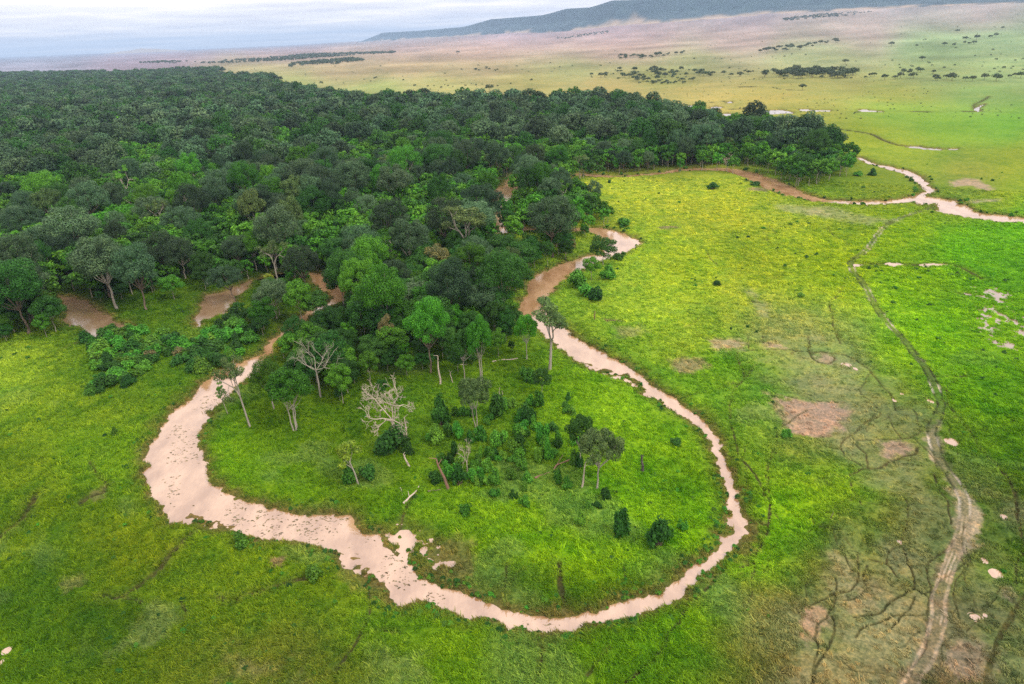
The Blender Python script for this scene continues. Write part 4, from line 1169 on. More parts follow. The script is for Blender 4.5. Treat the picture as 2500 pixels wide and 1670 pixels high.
def build_heroes():
    for kind, s, w, lean, which, lab in HEROES:
        p = px(s)
        k = .53237 if s[0] == 't' else .35775
        b, hgt, mpp = height_for(p[0], p[1][1])
        z = ground_z(b)[0]
        o = plant(kind, b[0], b[1], z - .05, hgt, w * k * mpp, random.uniform(0, 6.28), lab, which=which)
        if lean:
            o.rotation_euler = (Matrix.Rotation(lean, 4, 'Y') @ Matrix.Rotation(random.uniform(0, 6.28), 4, 'Z')).to_euler()
        HERO_POS.append((b[0], b[1], w * k * mpp / 2))
    items = [(f'e {q.split(",")[0]},{q.split(",")[1]}', float(q.split(',')[2]), float(q.split(',')[3]), None) for q in BUSHES.split()[1:]] + NAMED_BUSHES
    rr = np.random.default_rng(21)
    while len(items) < len(BUSHES.split()) + len(NAMED_BUSHES) + 34:
        a, b = rr.uniform(600, 1700), rr.uniform(480, 1130)
        if abs(a - 1080) / 560 + abs(b - 800) / 380 < 1:
            items.append((f'e {a:.0f},{b:.0f}', rr.uniform(35, 75), rr.uniform(40, 95), None))
    P = np.array([unproj(px(s))[0] for s, *_ in items])
    Z = ground_z(P)
    for (s, w, h_, lab), b, z in zip(items, P, Z):
        p = px(s)[0]
        _, hgt, mpp = height_for(p, p[1] - h_ * .35775)
        kind = 'bush' if random.random() < .72 else 'bush/dark'
        plant(kind, b[0], b[1], z - .05, hgt * 1.05, w * .35775 * mpp * 1.15, random.uniform(0, 6.28), lab or by_mark(p[0], p[1] - 15, 'young leafy bush', 400) or 'young leafy bush on the middle of the peninsula meadow', None if lab else 'young bushes on the peninsula meadow')


build_heroes()

# ------------------------------------------------------------------ the wood
FOREST = world('p -420,860 -100,850 60,838 150,826 165,770 250,745 330,735 420,700 500,690 470,770 480,790 560,760 640,830 700,900 740,960 800,990 900,985 1000,960 1080,920 1180,905 1260,885 1275,860 1255,800 1265,750 1290,705 1330,668 1400,648 1430,625 1440,570 1490,545 1474,518 1420,480 1367,464 1390,447 1440,436 1500,432 1570,425 1680,421 1760,420 1817,425 1910,452 1964,458 2018,443 2071,432 2089,415 2075,398 2020,352 1930,345 1850,310 1780,310 1710,290 1620,275 1540,265 1430,262 1300,262 1200,262 1100,258 985,256 900,250 800,240 720,226 655,213 690,200 640,194 560,190 500,186 540,178 552,172 450,171 373,178 200,180 0,183 -420,200')
NOTREE = [world(s) for s in ('a 1325,1135 1340,880 1600,855 1740,755 1990,735 2000,820 1900,960 1640,1010 1500,1135', 'a 770,1035 900,1005 1150,965 1380,915 1345,1060 1150,1105 920,1090', 'a 1650,905 1850,870 1840,950 1660,960', 'a 1880,1160 2140,960 2160,900 1960,1010 1880,1100', 'e 620,400 980,390 1050,300 1120,190 1270,200 1300,300 1400,320 1400,520 620,520')]
FRONT = world('e 0,520 100,420 500,440 600,370 980,370 1060,310 1250,230 1300,140 1000,100 700,100 300,150 0,250')


def jitter_points(poly, step, seed, dmax=1e9, dmin=0):
    r = np.random.default_rng(seed)
    lo, hi = poly.min(0), poly.max(0)
    lo = np.maximum(lo, [-dmax, -dmax]); hi = np.minimum(hi, [dmax, dmax])
    xs, ys = np.meshgrid(np.arange(lo[0], hi[0], step), np.arange(lo[1], hi[1], step * .87))
    xs[1::2] += step / 2
    x, y = xs.ravel() + r.uniform(-.42, .42, xs.size) * step, ys.ravel() + r.uniform(-.42, .42, xs.size) * step
    d = np.hypot(x, y)
    az = np.abs(np.arctan2(x, y))
    k = (d < dmax) & (d >= dmin) & (az < math.radians(52))
    x, y = x[k], y[k]
    k = inside(x, y, poly)
    return x[k], y[k]


def clear_of(x, y, water=2.0):
    ok = np.ones(x.shape, bool)
    for L in RIVER + PONDS:
        ok &= sdist(x, y, L, 12) > water
    for L in NOTREE:
        ok &= ~inside(x, y, L)
    return ok


SEEN = px('p 165,760 200,765 240,775 190,790 230,740 270,790 310,800 490,790 500,760 520,735 560,720 590,720 560,745 610,690 640,675 690,672 a 2195,800 2300,940 2090,1040 1925,1180 1835,1290 1690,1350 p 1225,562 1290,562 1235,470 1410,565')
SEEN_W = unproj(SEEN)
SEEN_D = np.hypot(SEEN_W[:, 0], SEEN_W[:, 1])


def not_in_front(x, y, h, w):
    """drop trees whose crowns would stand between the balloon and a reach that is open to it in the photo"""
    ok = np.ones(x.shape, bool)
    d = np.hypot(x, y)
    u, v0, dep = proj(x, y, h * .25)
    v1 = proj(x, y, h)[1]
    r = w * .5 * FPX / np.maximum(dep, 1)
    for (a, b), dd in zip(SEEN, SEEN_D):
        ok &= ~((np.abs(u - a) < r + 3) & (b > v1 - 2) & (b < v0 + 2) & (d < dd + 2))
    return ok


def in_frame(x, y, m=120):
    u, v, dep = proj(x, y, np.full_like(x, 10.0))
    return (dep > 10) & (u > -m) & (u < 2500 + m)


def scatter(name, pts, rot, scl, idx, coll, label_kind='stuff'):
    """one object: points that carry instances of a specimen collection"""
    me = mesh_np(name, pts)
    for nm, typ, key, arr in (('rot', 'FLOAT', 'value', rot), ('idx', 'INT', 'value', idx), ('scl', 'FLOAT_VECTOR', 'vector', scl)):
        a = me.attributes.new(nm, typ, 'POINT')
        a.data.foreach_set(key, np.ascontiguousarray(arr, np.int32 if typ == 'INT' else np.float32).ravel())
    o = link(name, me)
    tag(o, kind=label_kind)
    ng = bpy.data.node_groups.new(name, 'GeometryNodeTree')
    ng.interface.new_socket('Geometry', in_out='INPUT', socket_type='NodeSocketGeometry')
    ng.interface.new_socket('Geometry', in_out='OUTPUT', socket_type='NodeSocketGeometry')
    n = ng.nodes
    gi, go, ip, ci = n.new('NodeGroupInput'), n.new('NodeGroupOutput'), n.new('GeometryNodeInstanceOnPoints'), n.new('GeometryNodeCollectionInfo')
    ci.inputs['Collection'].default_value = coll
    ci.inputs['Separate Children'].default_value = True
    ci.inputs['Reset Children'].default_value = True
    m2p = n.new('GeometryNodeMeshToPoints')

    def attr(nm, t):
        q = n.new('GeometryNodeInputNamedAttribute'); q.data_type = t; q.inputs['Name'].default_value = nm
        return q.outputs['Attribute']
    cx = n.new('ShaderNodeCombineXYZ')
    ng.links.new(attr('rot', 'FLOAT'), cx.inputs['Z'])
    ng.links.new(gi.outputs[0], m2p.inputs[0]); ng.links.new(m2p.outputs[0], ip.inputs['Points'])
    ng.links.new(ci.outputs[0], ip.inputs['Instance'])
    ip.inputs['Pick Instance'].default_value = True
    ng.links.new(attr('idx', 'INT'), ip.inputs['Instance Index'])
    ng.links.new(cx.outputs[0], ip.inputs['Rotation'])
    ng.links.new(attr('scl', 'FLOAT_VECTOR'), ip.inputs['Scale'])
    ng.links.new(ip.outputs[0], go.inputs[0])
    md = o.modifiers.new('scatter', 'NODES')
    md.node_group = ng
    return o


def specimen_collection(name, meshes):
    c = bpy.data.collections.new(name)
    for k, me in enumerate(meshes):
        c.objects.link(bpy.data.objects.new(f'{name}_{k:02d}', me))
    return c


def coarse_tree(kind, seed, n, size, leaf):
    """trunk and crown of a far tree in one mesh"""
    r = np.random.default_rng(seed)
    if kind == 'canopy':
        R, RZ, zc = 8.4, 7.8, 16
        lb = dome_lobes(r, 22, zc, R, RZ, 2.0, 3.5, -.5)
        wood = trunk_and_limbs(r, zc, lb[::6], .7, .5, sides=4)
    else:
        R, RZ, zc = 4.2, 5.0, 8.6
        lb = dome_lobes(r, 11, zc, R, RZ, 1.2, 2.0, -.6)
        wood = trunk_and_limbs(r, zc, lb[::4], .22, .55, sides=4)
    lv = leaves(lb, n, size, seed)
    V = np.vstack([lv[0], wood[0]]); Q = np.vstack([lv[1], wood[1] + len(lv[0])])
    fm = np.r_[np.zeros(len(lv[1])), np.ones(len(wood[1]))]
    return mesh_np(kind + '_far', V, quads=Q, mats=[leaf, B_PALE if kind != 'canopy' else B_DARK], fmat=fm)


def build_forest():
    # canopy trees
    x, y = jitter_points(FOREST, 13.0, 1)
    k = clear_of(x, y, 2.5) & in_frame(x, y, 160)
    x, y = x[k], y[k]
    dens = fbm(x, y, 90, 7, 3)
    keep = rng.random(len(x)) < np.clip(.56 + 1.7 * dens, .15, 1)
    keep &= ~inside(x, y, FRONT) | (rng.random(len(x)) < .25)
    gap = fbm(x, y, 38, 17, 2)
    keep &= gap > -.13
    x, y = x[keep], y[keep]
    hp = np.array(HERO_POS)
    for hx, hy, hr in hp:
        ok = np.hypot(x - hx, y - hy) > hr * 1.05 + 3
        x, y = x[ok], y[ok]
    d = np.hypot(x, y)
    o = np.argsort(d)
    x, y, d = x[o], y[o], d[o]
    fd = np.clip((d - 600) / 3000, 0, 1)
    hgt = (14 + 17 * rng.random(len(x)) ** 1.3) * (1 - .25 * fd)
    edge = np.full(len(x), 1e3)
    edge = seg_dist(x, y, FOREST, 60, True)
    hgt *= np.where(edge < 9, .8, 1)
    wid = hgt * rng.uniform(.50, .88, len(x))
    k = not_in_front(x, y, hgt, wid)
    x, y, d, hgt, wid = x[k], y[k], d[k], hgt[k], wid[k]
    NI = 285
    u, v, _ = proj(x, y, np.full_like(x, 12.0))
    seen = (u > -40) & (u < 2540)
    first = np.nonzero(seen)[0][:NI]
    zz = ground_z(np.stack([x[first], y[first]], 1))
    for q, i in enumerate(first):
        right = x[i] > -60
        lab, grp = region_label(u[i], v[i], 'canopy')
        rr = random.random()
        pen = v[i] > 640 and u[i] > 640
        kind = 'canopy' if rr < (.45 if pen else .76) else ('canopy/dark' if rr < (.72 if pen else .9) else 'canopy/green')
        if kind == 'canopy' and random.random() < .16:
            kind = random.choice(('open', 'umbrella/grey', 'open', 'umbrella'))
            wid[i] *= .8
        if kind in ('canopy/dark', 'canopy/green', 'umbrella'):
            lab, grp = region_label(u[i], v[i], 'canopy_green')
        plant(kind, x[i], y[i], zz[q] - .1, hgt[i], wid[i], random.uniform(0, 6.28), lab, grp)
    rest = np.setdiff1d(np.arange(len(x)), first)
    # slender trees between them
    x2, y2 = jitter_points(FOREST, 6.2, 2, 460)
    k = clear_of(x2, y2, 1.0) & in_frame(x2, y2, 60)
    x2, y2 = x2[k], y2[k]
    k = rng.random(len(x2)) < .8
    x2, y2 = x2[k], y2[k]
    for hx, hy, hr in np.vstack([hp, np.stack([x, y, np.full(len(x), 2.5)], 1)[d < 480]]):
        ok = np.hypot(x2 - hx, y2 - hy) > max(1.5, hr * .4)
        x2, y2 = x2[ok], y2[ok]
    d2 = np.hypot(x2, y2)
    o = np.argsort(d2)
    x2, y2, d2 = x2[o], y2[o], d2[o]
    h2 = rng.uniform(8, 18, len(x2))
    e2 = seg_dist(x2, y2, FOREST, 30, True)
    h2 *= np.where(e2 < 6, .7, 1)
    h2 *= np.where(inside(x2, y2, FRONT), .72, 1)
    k = not_in_front(x2, y2, h2, h2 * .7)
    x2, y2, d2, h2 = x2[k], y2[k], d2[k], h2[k]
    u2, v2, _ = proj(x2, y2, h2 * .7)
    seen2 = (u2 > -30) & (u2 < 2530)
    first2 = np.nonzero(seen2)[0][:285]
    z2 = ground_z(np.stack([x2[first2], y2[first2]], 1))
    for q, i in enumerate(first2):
        rr = random.random()
        kind, kk = ('understory', 'green') if rr < .60 else (('understory/dark', 'dark') if rr < .965 else (('understory/brown', 'brown') if rr < .98 else ('understory/yellow', 'yellow')))
        lab, grp = region_label(u2[i], v2[i], kk)
        plant(kind, x2[i], y2[i], z2[q] - .1, h2[i], h2[i] * random.uniform(.5, .85), random.uniform(0, 6.28), lab, grp)
    # the rest, and everything farther off: one object
    x3, y3 = jitter_points(FOREST, 8.5, 3, 1500, 455)
    k = clear_of(x3, y3, 2) & in_frame(x3, y3, 60)
    x3, y3 = x3[k], y3[k]
    r2 = np.setdiff1d(np.arange(len(x2)), first2)
    X = np.r_[x[rest], x2[r2], x3]
    Y = np.r_[y[rest], y2[r2], y3]
    hh = np.r_[hgt[rest], h2[r2], rng.uniform(9, 18, len(x3))]
    isc = np.r_[np.ones(len(rest)), np.zeros(len(r2) + len(x3))].astype(bool)
    D = np.hypot(X, Y)
    Zg = np.full(len(X), -.4)
    meshes = ([coarse_tree('canopy', 900 + k, 1700, 1.25, L_CANOPY if k < 3 else L_DARK) for k in range(4)] + [coarse_tree('slender', 910 + k, 900, .95, (L_GREEN, L_GREEN, L_DARK, L_GREEN)[k]) for k in range(4)]
              + [coarse_tree('canopy', 920 + k, 520, 2.3, L_CANOPY if k < 3 else L_DARK) for k in range(4)] + [coarse_tree('slender', 930 + k, 300, 1.6, L_GREEN if k < 2 else L_DARK) for k in range(4)])
    base = np.where(isc, 0, 4) + np.where(D > 900, 8, 0)
    idx = base + rng.integers(0, 4, len(X))
    sc = np.where(isc, hh / 23.5, hh / 13.4)
    scl = np.stack([sc * rng.uniform(.9, 1.2, len(X)), sc * rng.uniform(.9, 1.2, len(X)), sc], 1)
    o = scatter('forest', np.stack([X, Y, Zg], 1), rng.uniform(0, 6.28, len(X)), scl, idx, specimen_collection('forest_specimen', meshes))
    tag(o, 'dense dark green forest running from the river back to the hazy left horizon', 'forest')
    # bush belt between the left meadow and the ponds
    BELT = world('d 560,90 700,15 1000,40 1160,70 1340,120 1430,60 1540,-20 1640,-60 1720,40 1720,130 1600,240 1500,310 1340,300 1150,240 1000,290 960,360 870,400 740,440 560,480 650,380 690,260 600,140')
    x4, y4 = jitter_points(BELT, 3.6, 4)
    k = clear_of(x4, y4, .6) & (rng.random(len(x4)) < .72)
    x4, y4 = x4[k][:290], y4[k][:290]
    z4 = ground_z(np.stack([x4, y4], 1))
    for xx, yy, z in zip(x4, y4, z4):
        rr = random.random()
        kind = 'bush' if rr < .45 else ('bush/dark' if rr < .96 else 'bush/brown')
        hgt_ = random.uniform(2.2, 5.0)
        lab = 'rust tinged bush in the dense bush belt beside the left meadow' if kind == 'bush/brown' else ('dark green bush' if kind == 'bush/dark' else 'fresh green bush') + ' in the bush belt between left meadow and ponds'
        plant(kind, xx, yy, z - .1, hgt_, hgt_ * random.uniform(1.2, 1.7), random.uniform(0, 6.28), lab, {'bush/brown': 'rusty bushes in the bush belt', 'bush/dark': 'dark green bushes in the bush belt', 'bush': 'fresh green bushes in the bush belt'}[kind])


def region_label(u, v, kind):
    """words for one of many like trees: what it is and which stretch of the wood it stands in"""
    if v > 690 and u > 560:
        where, key = 'in the peninsula wood between both river arms', 'peninsula wood'
    elif u < 560 and v > 560:
        where, key = 'at the edge behind the left ponds', 'edge behind the left ponds'
    elif u < 1000 and v > 480:
        where, key = 'in the near forest above the ponds', 'near forest above the ponds'
    elif u < 1500 and v > 420:
        where, key = 'in the forest beside the hidden bend', 'forest beside the hidden bend'
    elif u > 1500:
        where, key = 'in the wood reaching to the far river', 'wood reaching to the far river'
    else:
        where, key = 'in the deep middle of the forest', 'middle of the forest'
    what, pl, sh = {'canopy': ('broad billowing grey green tree', 'broad grey green trees', 'broad grey green tree'), 'canopy_green': ('broad billowing deep green tree', 'broad deep green trees', 'broad deep green tree'), 'green': ('slender fresh green tree', 'slender fresh green trees', 'slender fresh green tree'),
                    'dark': ('slender deep green tree', 'slender deep green trees', 'slender deep green tree'), 'brown': ('slender rust tinged tree', 'slender rust tinged trees', 'slender rust tinged tree'), 'yellow': ('slender yellow green tree', 'slender yellow green trees', 'slender yellow green tree')}[kind]
    return by_mark(u, v, sh) or f'{what} {where}', f'{pl} of the {key}'


build_forest()


# ------------------------------------------------------------------ trees and scrub of the plain
def build_plain():
    bands = [  # outline, number, height range, label, group
        ('t 350,350 480,325 650,318 820,325 1000,345 1060,352 950,362 840,378 560,378 400,358', 80, (5, 12), 'dark tree of the loose left thicket on the plain behind the wood', 'trees of the left thicket on the plain'),
        ('t 1140,352 1180,335 1290,328 1450,325 1580,342 1570,362 1400,364 1200,362', 84, (7, 15), 'dark tree of the dense right thicket on the plain', 'trees of the right thicket on the plain'),
        ('t 1590,350 1850,330 2100,355 2348,350 2348,372 2000,378 1700,372', 26, (6, 12), 'scattered tree trailing off right of the dense thicket', 'trees trailing off right of the dense thicket'),
        ('t 490,266 640,262 800,248 800,256 640,272 480,276', 34, (8, 15), 'small dark tree in the far row left on the tan plain', 'trees of the far left row'),
        ('t 1130,248 1260,228 1370,218 1490,208 1500,216 1350,238 1180,254', 36, (8, 16), 'small dark tree in the far row right on the green rise', 'trees of the far right row'),
        ('t 1680,230 1900,215 2280,190 2300,210 2000,235 1740,245', 9, (9, 16), 'single dark tree on the green slope at the right', 'single trees on the right green slope')]
    r = np.random.default_rng(33)
    for s, n, hr, lab, grp in bands:
        L = world(s)
        px_ = px(s)
        got = 0
        while got < n:
            p = np.array([[r.uniform(px_[:, 0].min(), px_[:, 0].max()), r.uniform(px_[:, 1].min(), px_[:, 1].max())]])
            if not inside(p[:, 0], p[:, 1], px_)[0]:
                continue
            b = unproj(p)[0]
            if np.hypot(*b) > 5000:
                got += 1
                continue
            z = rise(b[:1], b[1:])[0]
            h_ = r.uniform(*hr)
            plant('savanna', b[0], b[1], z - .2, h_, h_ * r.uniform(1.0, 1.5), r.uniform(0, 6.28), lab, grp)
            got += 1
    for s, h_, lab in (('t 1332,414', 10, 'lone conical tree on the yellow plain right of the winding ditch'), ('s 2244,420', 13, 'lone umbrella tree standing on the yellow plain behind the wood'), ('s 2100,249', 18, 'lone dark speck of a tree on the tan plain below the ridge'),
                       ('t 1528,295', 12, 'lone tree above the right end of the dense thicket'), ('t 1880,282', 12, 'lone tree on the green slope right of the thicket'), ('t 2125,204', 17, 'largest lone tree on the upper green slope at the right'), ('t 2035,183', 14, 'lone tree on the tan slope above the largest lone tree'), ('t 1980,226', 13, 'lone tree on the green slope left below the largest one'), ('t 1085,342', 9, 'lone tree in the gap between the two thickets'), ('t 2240,172', 12, 'lone tree at the far right above the green slope')):
        p = px(s)[0]
        b = unproj([p])[0]
        z = rise(b[:1], b[1:])[0]
        plant('savanna', b[0], b[1], z - .2, h_, h_ * 1.3, 1.0, lab, name='lone_tree')
    # strips of far woodland and speckled scrub: too small and too many to pick apart
    X, S = [], []
    for s, step, hr in (('s 620,290 760,282 960,284 1200,268 1400,250 1640,244 1820,240 1800,246 1650,252 1300,280 1000,293 740,292', 36, (9, 15)), ('s 1290,318 1360,290 1480,280 1640,268 1670,284 1520,300 1400,312', 33, (9, 15)),
                        ('s 1880,318 2000,312 2180,300 2348,318 2300,330 2100,322', 50, (4, 9)), ('t 1780,85 1880,66 1990,74 2100,56 2210,60 2090,78 1930,90', 30, (8, 16)), ('t 1235,160 1420,150 1640,142 1640,146 1430,156 1240,164', 40, (8, 14)), ('t 2265,46 2348,30 2400,30 2348,42', 30, (8, 14)), ('t 560,382 700,374 840,382 700,388', 16, (3, 6)), ('t 0,300 80,305 70,312 0,310', 40, (5, 9)), ('t 180,292 320,280 340,284 200,296', 40, (4, 8)), ('t 200,195 440,182 440,188 210,200', 60, (8, 12))):
        L = world(s)
        px_ = px(s)
        x, y = jitter_points(np.clip(L, -16000, 16000), step, 5)
        k = r.random(len(x)) < np.clip(.40 + 3.0 * fbm(x, y, 260, 12, 3), .02, .85)
        x, y = x[k], y[k]
        if len(x) > 2600:
            q = r.choice(len(x), 2600, replace=False); x, y = x[q], y[q]
        X.append(np.stack([x, y], 1)); S.append(r.uniform(*hr, len(x)))
    # speckle
    n = 2600
    u = r.uniform(-20, 2520, n); v = r.uniform(0, 1, n) ** 1.3 * 230 + 60
    hz = 137 - .0414 * u
    ok = (v > hz + 16)
    b = unproj(np.stack([u, v], 1)[ok])
    dd = np.hypot(b[:, 0], b[:, 1])
    inF = inside(b[:, 0], b[:, 1], FOREST)
    cl = fbm(b[:, 0], b[:, 1], 260, 9, 3)
    k = (~inF) & (dd > 520) & (dd < 9000) & (cl > -.03)
    X.append(b[k]); S.append(np.where(dd[k] < 1500, r.uniform(.4, 1.5, k.sum()), .9 + 4.0 * r.random(k.sum()) ** 2.5))
    X = np.vstack(X); S = np.concatenate(S)
    Z = rise(X[:, 0], X[:, 1]) - .2
    r3 = np.random.default_rng(5)
    ms = []
    for q in range(4):
        lb = dome_lobes(r3, 8, 4.6, 4.6, 3.2, 1.4, 2.2, -.6)
        lv = leaves(lb, 170, 1.9, 300 + q)
        ms.append(mesh_np('scrub', lv[0], quads=lv[1], mats=[L_SCRUB]))
    sc = S / 8.0
    o = scatter('scrub', np.column_stack([X, Z]), r.uniform(0, 6.28, len(X)), np.stack([sc * 1.3, sc * 1.3, sc], 1), r.integers(0, 4, len(X)), specimen_collection('scrub_specimen', ms))
    tag(o, 'dark specks and strips of scrub spread over the far plain below the ridge', 'scrub')


build_plain()


# ------------------------------------------------------------------ logs, stumps and snags
def build_wood():
    def log(name, s0, s1, z0, z1, r0, r1, m, label, cat, forks=0):
        a, b = unproj(px(s0))[0], unproj(px(s1))[0]
        za, zb = ground_z(np.array([a, b]))
        r = np.random.default_rng(int(abs(a[0]) * 10) % 1000)
        p, q = np.array([a[0], a[1], za + z0 + r0 * .6]), np.array([b[0], b[1], zb + z1 + r1 * .6])
        segs, prev = [], p
        L = np.linalg.norm(q - p)
        for k in range(1, 6):
            nx = p + (q - p) * k / 5 + r.normal(size=3) * (.03 * L * (k < 5)) * np.array([1, 1, .3])
            segs.append((prev, nx, r0 + (r1 - r0) * (k - 1) / 5, r0 + (r1 - r0) * k / 5))
            if forks and k in (2, 3, 4):
                e = (q - p) / L + r.normal(size=3) * .8
                segs.append((nx, nx + e * L * .18 * np.array([1, 1, .6]) + np.array([0, 0, .2]), r1 * .8, r1 * .35))
            prev = nx
        V, F = tube(segs, 7)
        c = p.copy()
        o = link(name, mesh_np(name, V - c, quads=F, mats=[m], smooth_=True))
        o.location = c
        tag(o, label, cat)

    def snag(name, s0, top, r0, m, label, lean=(0, 0), forks=2, cat='dead trunk'):
        p = px(s0)[0]
        b, hgt, mpp = height_for(p, px(top)[0][1])
        z = ground_z(b)[0]
        r = np.random.default_rng(int(abs(b[0]) * 10) % 1000)
        segs, prev = [], np.array([0, 0, -.3])
        for k in range(1, 6):
            t = k / 5
            nx = np.array([lean[0] * hgt * t + r.normal() * .12, lean[1] * hgt * t + r.normal() * .12, hgt * t])
            segs.append((prev, nx, r0 * (1 - .6 * (t - .2)), r0 * (1 - .6 * t)))
            if k >= 5 - forks:
                e = np.array([r.normal(), r.normal(), .7]); e /= np.linalg.norm(e)
                segs.append((nx, nx + e * hgt * .2, r0 * .3, r0 * .12))
            prev = nx
        V, F = tube(segs, 7)
        o = link(name, mesh_np(name, V, quads=F, mats=[m], smooth_=True))
        o.location = (b[0], b[1], z)
        tag(o, label, cat)
    log('fallen_log', 'e 430,1195', 'e 540,1085', 0, .3, .28, .12, B_DEAD, 'pale fallen log lying above the muddy delta on the peninsula', 'log', 1)
    log('fallen_log', 'b 1040,1355', 'b 1215,1335', 0, .2, .35, .16, B_DEAD, 'long pale fallen log lying at the wood edge near the narrows', 'log')
    log('fallen_log', 'e 1330,1028', 'e 1590,895', 0, .5, .3, .12, B_RED, 'brown fallen branchy log among the bushes left of the umbrella tree', 'log', 1)
    log('fallen_log', 'e 600,1116', 'e 690,1106', 0, 0, .22, .14, B_DARK, 'short dark fallen log under the bushes in the middle of the peninsula', 'log')
    log('fallen_log', 'e 820,255', 'e 890,250', 0, 0, .2, .12, B_DEAD, 'short pale log lying behind the pale stems of the wood edge', 'log')
    log('fallen_log', 'e 410,1085', 'e 428,1140', 0, .2, .14, .08, B_DEAD, 'thin pale stick lying left of the long pale log on the peninsula', 'log')
    snag('snag', 'e 475,948', 'e 430,860', .3, B_DEAD, 'broken pale snag leaning left below the bleached dead tree', (-.35, 0), 2)
    snag('snag', 'e 745,1108', 'e 672,900', .42, B_RED, 'dark red leaning snag among bushes in the middle of the peninsula', (-.30, .05), 1)
    snag('snag', 'e 1650,1092', 'e 1680,908', .26, B_DEAD, 'bare pale dead trunk left of the broad umbrella tree', (.12, 0), 2)
    snag('stump', 'e 2066,982', 'e 2045,862', .42, bark_material('charred_wood', (.04, .03, .025), (.12, .10, .09)), 'dark charred standing stump alone on the right peninsula meadow', (-.1, 0), 1, 'stump')
    snag('snag', 'b 685,1502', 'b 686,1305', .34, B_DEAD, 'bare straight pale trunk right of the thick reddish trunk', (0, 0), 1)
    snag('snag', 'e 1092,470', 'e 1090,408', .14, B_DEAD, 'left one of two thin pale dead stems on the peninsula grass', (0, 0), 0)
    snag('snag', 'e 1108,470', 'e 1108,430', .12, B_DEAD, 'right one of two thin pale dead stems on the peninsula grass', (0, 0), 0)
    snag('stump', 'b 1738,1082', 'b 1738,1020', .3, B_RED, 'reddish dead stump on the right bank of the narrows', (0, 0), 1, 'stump')
    snag('snag', 'e 462,758', 'e 452,610', .26, B_DEAD, 'upright dead stem right beside the bleached dead tree', (-.03, 0), 1)
    snag('snag', 'b 770,1490', 'b 748,1400', .16, B_DEAD, 'short curved pale stem between the pale trunks of the wood edge', (-.2, 0), 1)
    snag('snag', 'i 1020,235', 'i 1030,190', .12, B_DARK, 'thin dark dead stick standing on the right meadow beside a mound', (.1, 0), 0)


build_wood()


# ------------------------------------------------------------------ tall grass, reeds and floating weed
def grass_material():
    m, nt, b = mat('grass_blades')
    at = node(nt, 'ShaderNodeAttribute', attribute_name='tint', attribute_type='INSTANCER')
    oi = node(nt, 'ShaderNodeObjectInfo')
    c = mixmul(nt, at.outputs['Color'], ramp(nt, oi.outputs['Random'], [(0, (.55, .68, .6)), (.5, (1.05, 1.05, 1.0)), (.85, (1.45, 1.3, 1.1)), (1, (1.9, 1.6, 1.3))]))
    nt.links.new(c, b.inputs['Base Color'])
    b.inputs['Roughness'].default_value = .6
    b.inputs['Specular IOR Level'].default_value = .06
    tr = node(nt, 'ShaderNodeBsdfTranslucent'); nt.links.new(c, tr.inputs[0])
    mx = node(nt, 'ShaderNodeMixShader'); mx.inputs[0].default_value = .3
    nt.links.new(b.outputs[0], mx.inputs[1]); nt.links.new(tr.outputs[0], mx.inputs[2])
    nt.links.new(mx.outputs[0], nt.nodes['Material Output'].inputs['Surface'])
    return m


def tuft_mesh(seed, n, spread, hgt, wid, bend, m):
    r = np.random.default_rng(seed)
    V, F = [], []
    for k in range(n):
        a, rr = r.uniform(0, 6.28), spread * math.sqrt(r.random())
        p = np.array([rr * math.cos(a), rr * math.sin(a), -.05])
        b = r.uniform(0, 6.28)
        dirn = np.array([math.cos(b) * .5 + .8, math.sin(b) * .5 + .3, 0]) * bend * r.uniform(.4, 1.3)   # combed one way by the wind
        side = np.array([-math.sin(b), math.cos(b), 0]) * wid * r.uniform(.6, 1.3)
        hh = hgt * r.uniform(.55, 1.15)
        mid, top = p + np.array([0, 0, hh * .65]) + dirn * .35, p + np.array([0, 0, hh]) + dirn
        o = len(V)
        V += [p - side, p + side, mid + side * .8, mid - side * .8, top + side * .25, top - side * .25]
        F += [(o, o + 1, o + 2, o + 3), (o + 3, o + 2, o + 4, o + 5)]
    return mesh_np('tuft', np.array(V), quads=np.array(F), mats=[m])


